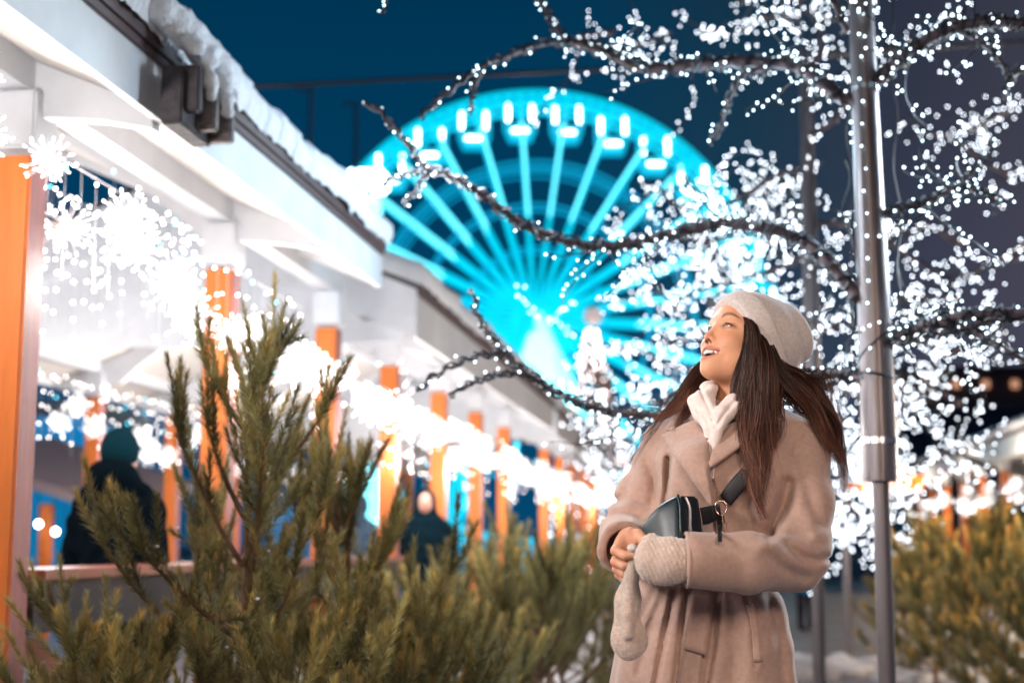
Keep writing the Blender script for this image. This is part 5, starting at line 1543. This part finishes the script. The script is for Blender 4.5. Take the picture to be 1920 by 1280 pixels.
rp = hit(1352, 952); rc = rp[0] - rp[1] * .035
mb = MB(); mb.tube([rc + Vector((.0115 * math.cos(t) * (1 + .15 * math.sin(t)), -.002 * math.cos(t), .0145 * math.sin(t))) for t in [2 * math.pi * i / 30 for i in range(31)]], .0018, n=6, cap=False); mb.build('ring', m_gold, bag, smooth=True)
mb = MB(); rc2 = q(1356, 978, 0); rc2 = rc + Vector((.006, -.002, -.030))
mb.tube([rc + Vector((.005, 0, -.016)), rc2], .0015, n=5); mb.tube([rc2 + Vector((x, 0, z)) for x, z in ((-.004, 0), (.005, 0), (.004, -.016), (-.003, -.016), (-.004, 0))], .0012, n=4); mb.build('buckle', m_gold, bag)

# ---- hair
fhm = Field((-.10, -.16, -.22), (.12, .06, .06), .004)
fhm.f = fhm.ell((0, -.030, -.02), (.076, .085, .085))
for pts, rs in (([(1432, 690, .03), (1440, 730, .03), (1430, 790, .03)], [.045, .045, .04]), ([(1460, 690, .03), (1490, 735, .04)], [.035, .025]), ([(1414, 650, .01), (1412, 720, -.02)], [.018, .022])):
    fhm.add(fhm.chain([toH(q(*p)) for p in pts], rs, .02), .02)
fhm.f = smax(fhm.f, fhm.Y - .012, .01)
fhm.f = smax(fhm.f, ((fhm.Z - .044) - (fhm.Y - .080) * 1.0) / 1.414 + .004, .006)
V, F = fhm.mesh()
hair = mesh_np('hair', toW(V), F, m_hairm, woman, smooth=True)
rg = np.random.default_rng(4)
HV = []; HF = []; HC = []
def hits_y(p):
    px, py = proj(p[0], p[1], p[2]); h, d = hit(px, py)
    return h, d
def lock(guide, spread, n, w=.0006, tint=(1, 1, 1), wav=.013, dspread=.4, push=True, seg=5, shorten=.5):
    n = int(n * 1.7); spread = [s_ * .85 for s_ in spread]
    G = crom([tuple(q(*g_)) for g_ in guide], seg); S_ = crom([(s_,) for s_ in spread], seg)[:, 0] / 868.0
    k = len(G)
    gw = .010 * np.sin(np.linspace(0, 1, k) * 8.5 + rg.uniform(0, 6)) * np.linspace(0, 1, k); G = G + gw[:, None] * np.array((1, 0, 0))
    for _ in range(n):
        a_ = rg.uniform(0, 2 * math.pi); rr = math.sqrt(rg.random()); ox, oy, oz = rr * math.cos(a_), rr * math.sin(a_) * dspread, 0
        kk_ = max(6, int(round(k * (1 - shorten * rg.random() ** 1.6))))
        P = G[:kk_].copy(); tt = np.linspace(0, 1, k)[:kk_]
        tg = np.gradient(P, axis=0); tg /= np.linalg.norm(tg, axis=1)[:, None]
        side = np.cross(tg, np.array((0, 1, 0))); side /= np.maximum(np.linalg.norm(side, axis=1), 1e-6)[:, None]
        cid = rg.integers(0, 9); ph = cid * .7 + rg.normal(0, .35); fr = 4 + (cid * 37 % 10) * .5; ox = ox * .5 + .5 * math.cos(cid * 2.4); oy = oy * .6 + .4 * math.sin(cid * 2.4)
        P = P + side * (ox * S_[:kk_])[:, None] + np.array((0, 1, 0)) * (oy * S_[:kk_])[:, None]
        P = P + side * (wav * np.sin(ph + fr * tt) * tt)[:, None] + np.array((0, 1, 0)) * (wav * np.cos(ph + fr * 1.3 * tt) * tt * .6)[:, None]
        if push:
            for i in range(kk_):
                h, d = hits_y(P[i])
                if h is not None:
                    L_ = (h - C0).length - .016 - (.012 * rr * (oy + .4)); l2 = (Vector(P[i]) - C0).length
                    if l2 > L_: P[i] = np.array(C0 + d * L_)
            P[1:-1] = (P[:-2] + P[1:-1] * 2 + P[2:]) / 4
        b0 = len(HV) 
        ww = w * rg.uniform(.6, 1.3)
        cl = np.array([.027, .0115, .0078]) * rg.uniform(.25, 2.2) * np.array(tint)
        if rg.random() < .14: cl = cl * 2.6
        for i in range(kk_):
            wi = ww * (1 - .8 * (i / (kk_ - 1)) ** 3)
            sd = side[i]; nn = np.cross(tg[i], sd)
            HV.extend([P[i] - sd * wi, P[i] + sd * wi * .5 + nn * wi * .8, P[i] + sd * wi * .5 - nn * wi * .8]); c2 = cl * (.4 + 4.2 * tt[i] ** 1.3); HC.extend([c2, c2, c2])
        for i in range(kk_ - 1):
            for e_ in range(3):
                e2 = (e_ + 1) % 3; HF.append((b0 + i * 3 + e_, b0 + i * 3 + e2, b0 + i * 3 + 3 + e2, b0 + i * 3 + 3 + e_))
lock([(1390, 574, .01), (1409, 612, -.03), (1411, 660, -.045), (1406, 720, -.055), (1404, 790, -.08), (1406, 860, -.12), (1410, 930, -.13)], [4, 12, 18, 19, 16, 15, 11], 360)
lock([(1410, 606, .0), (1428, 650, -.04), (1432, 700, -.06), (1424, 770, -.07), (1420, 840, -.10), (1424, 910, -.13), (1436, 975, -.13)], [6, 20, 26, 28, 22, 19, 14], 440)
lock([(1397, 600, -.01), (1398, 650, -.03), (1388, 700, -.03), (1382, 732, -.03), (1392, 780, -.06), (1400, 840, -.10), (1408, 900, -.12)], [2, 5, 8, 10, 9, 8, 6], 130)
lock([(1440, 640, .0), (1462, 690, -.01), (1500, 706, .0), (1532, 728, .01), (1556, 780, .0), (1568, 850, .0), (1578, 925, .0)], [16, 18, 12, 9, 8, 6, 5], 260, push=False)
lock([(1436, 650, -.02), (1458, 706, -.03), (1490, 740, -.035), (1526, 770, -.03), (1552, 820, -.03), (1562, 870, -.02)], [20, 26, 26, 18, 10, 6], 380)
lock([(1440, 680, -.03), (1450, 730, -.05), (1450, 790, -.08), (1444, 850, -.10)], [20, 22, 16, 8], 150)
lock([(1356, 660, .13), (1330, 684, .13), (1306, 706, .11), (1280, 738, .09), (1256, 768, .07), (1232, 790, .07)], [12, 18, 16, 13, 10, 9], 300)
lock([(1350, 672, .12), (1336, 706, .12), (1322, 736, .10), (1300, 760, .06), (1270, 790, .02), (1256, 812, .0)], [10, 16, 16, 10, 8, 6], 160)
lock([(1330, 690, .12), (1290, 720, .11), (1240, 756, .10), (1205, 762, .10), (1180, 770, .1)], [8, 10, 8, 8, 8], 40, w=.0004)
lock([(1300, 720, .1), (1240, 780, .09), (1205, 830, .09), (1186, 880, .09)], [6, 8, 8, 10], 18, w=.0006)
lock([(1480, 700, 0), (1530, 705, 0), (1560, 745, 0), (1572, 800, 0)], [10, 14, 18, 24], 50, w=.0004, push=False)
lock([(1410, 640, -.04), (1414, 760, -.08), (1420, 860, -.12), (1440, 960, -.13)], [24, 40, 44, 48], 60, w=.0004)
lock([(1500, 730, -.02), (1550, 790, -.01), (1572, 860, 0), (1590, 930, 0)], [14, 16, 18, 22], 40, w=.0004, push=False)
print('HAIR', len(HV), len(HF), np.isnan(np.array(HV)).sum(), np.array(HV).min(0), np.array(HV).max(0))
ho = mesh_np('hair_strand', np.array(HV), np.array(HF), m_hair, None, smooth=True, colors=np.clip(np.array(HC), 0, 1))
attach(ho, hair); ho['kind'] = 'stuff'

# ---- legs and boots below the frame
for sg in (-1, 1):
    fl = Field((woman.location.x - .25, 2.85, -.01), (woman.location.x + .25, 3.30, .62), .008)
    x0 = woman.location.x + sg * .085
    fl.f = fl.chain([(x0, 3.10, .60), (x0, 3.09, .36), (x0, 3.11, .10)], [.075, .062, .05], .01)
    V, F = fl.mesh(); mesh_np('leg', V, F, m_leg, woman, smooth=True)
    fl.f = fl.chain([(x0, 3.11, .26), (x0, 3.12, .07)], [.062, .055], .01); fl.add(fl.ell((x0 - .01, 3.03, .045), (.048, .125, .045)), .03)
    fl.f = smax(fl.f, .004 - fl.Z, .004)
    V, F = fl.mesh(); mesh_np('boot', V, F, m_boot, woman, smooth=True)
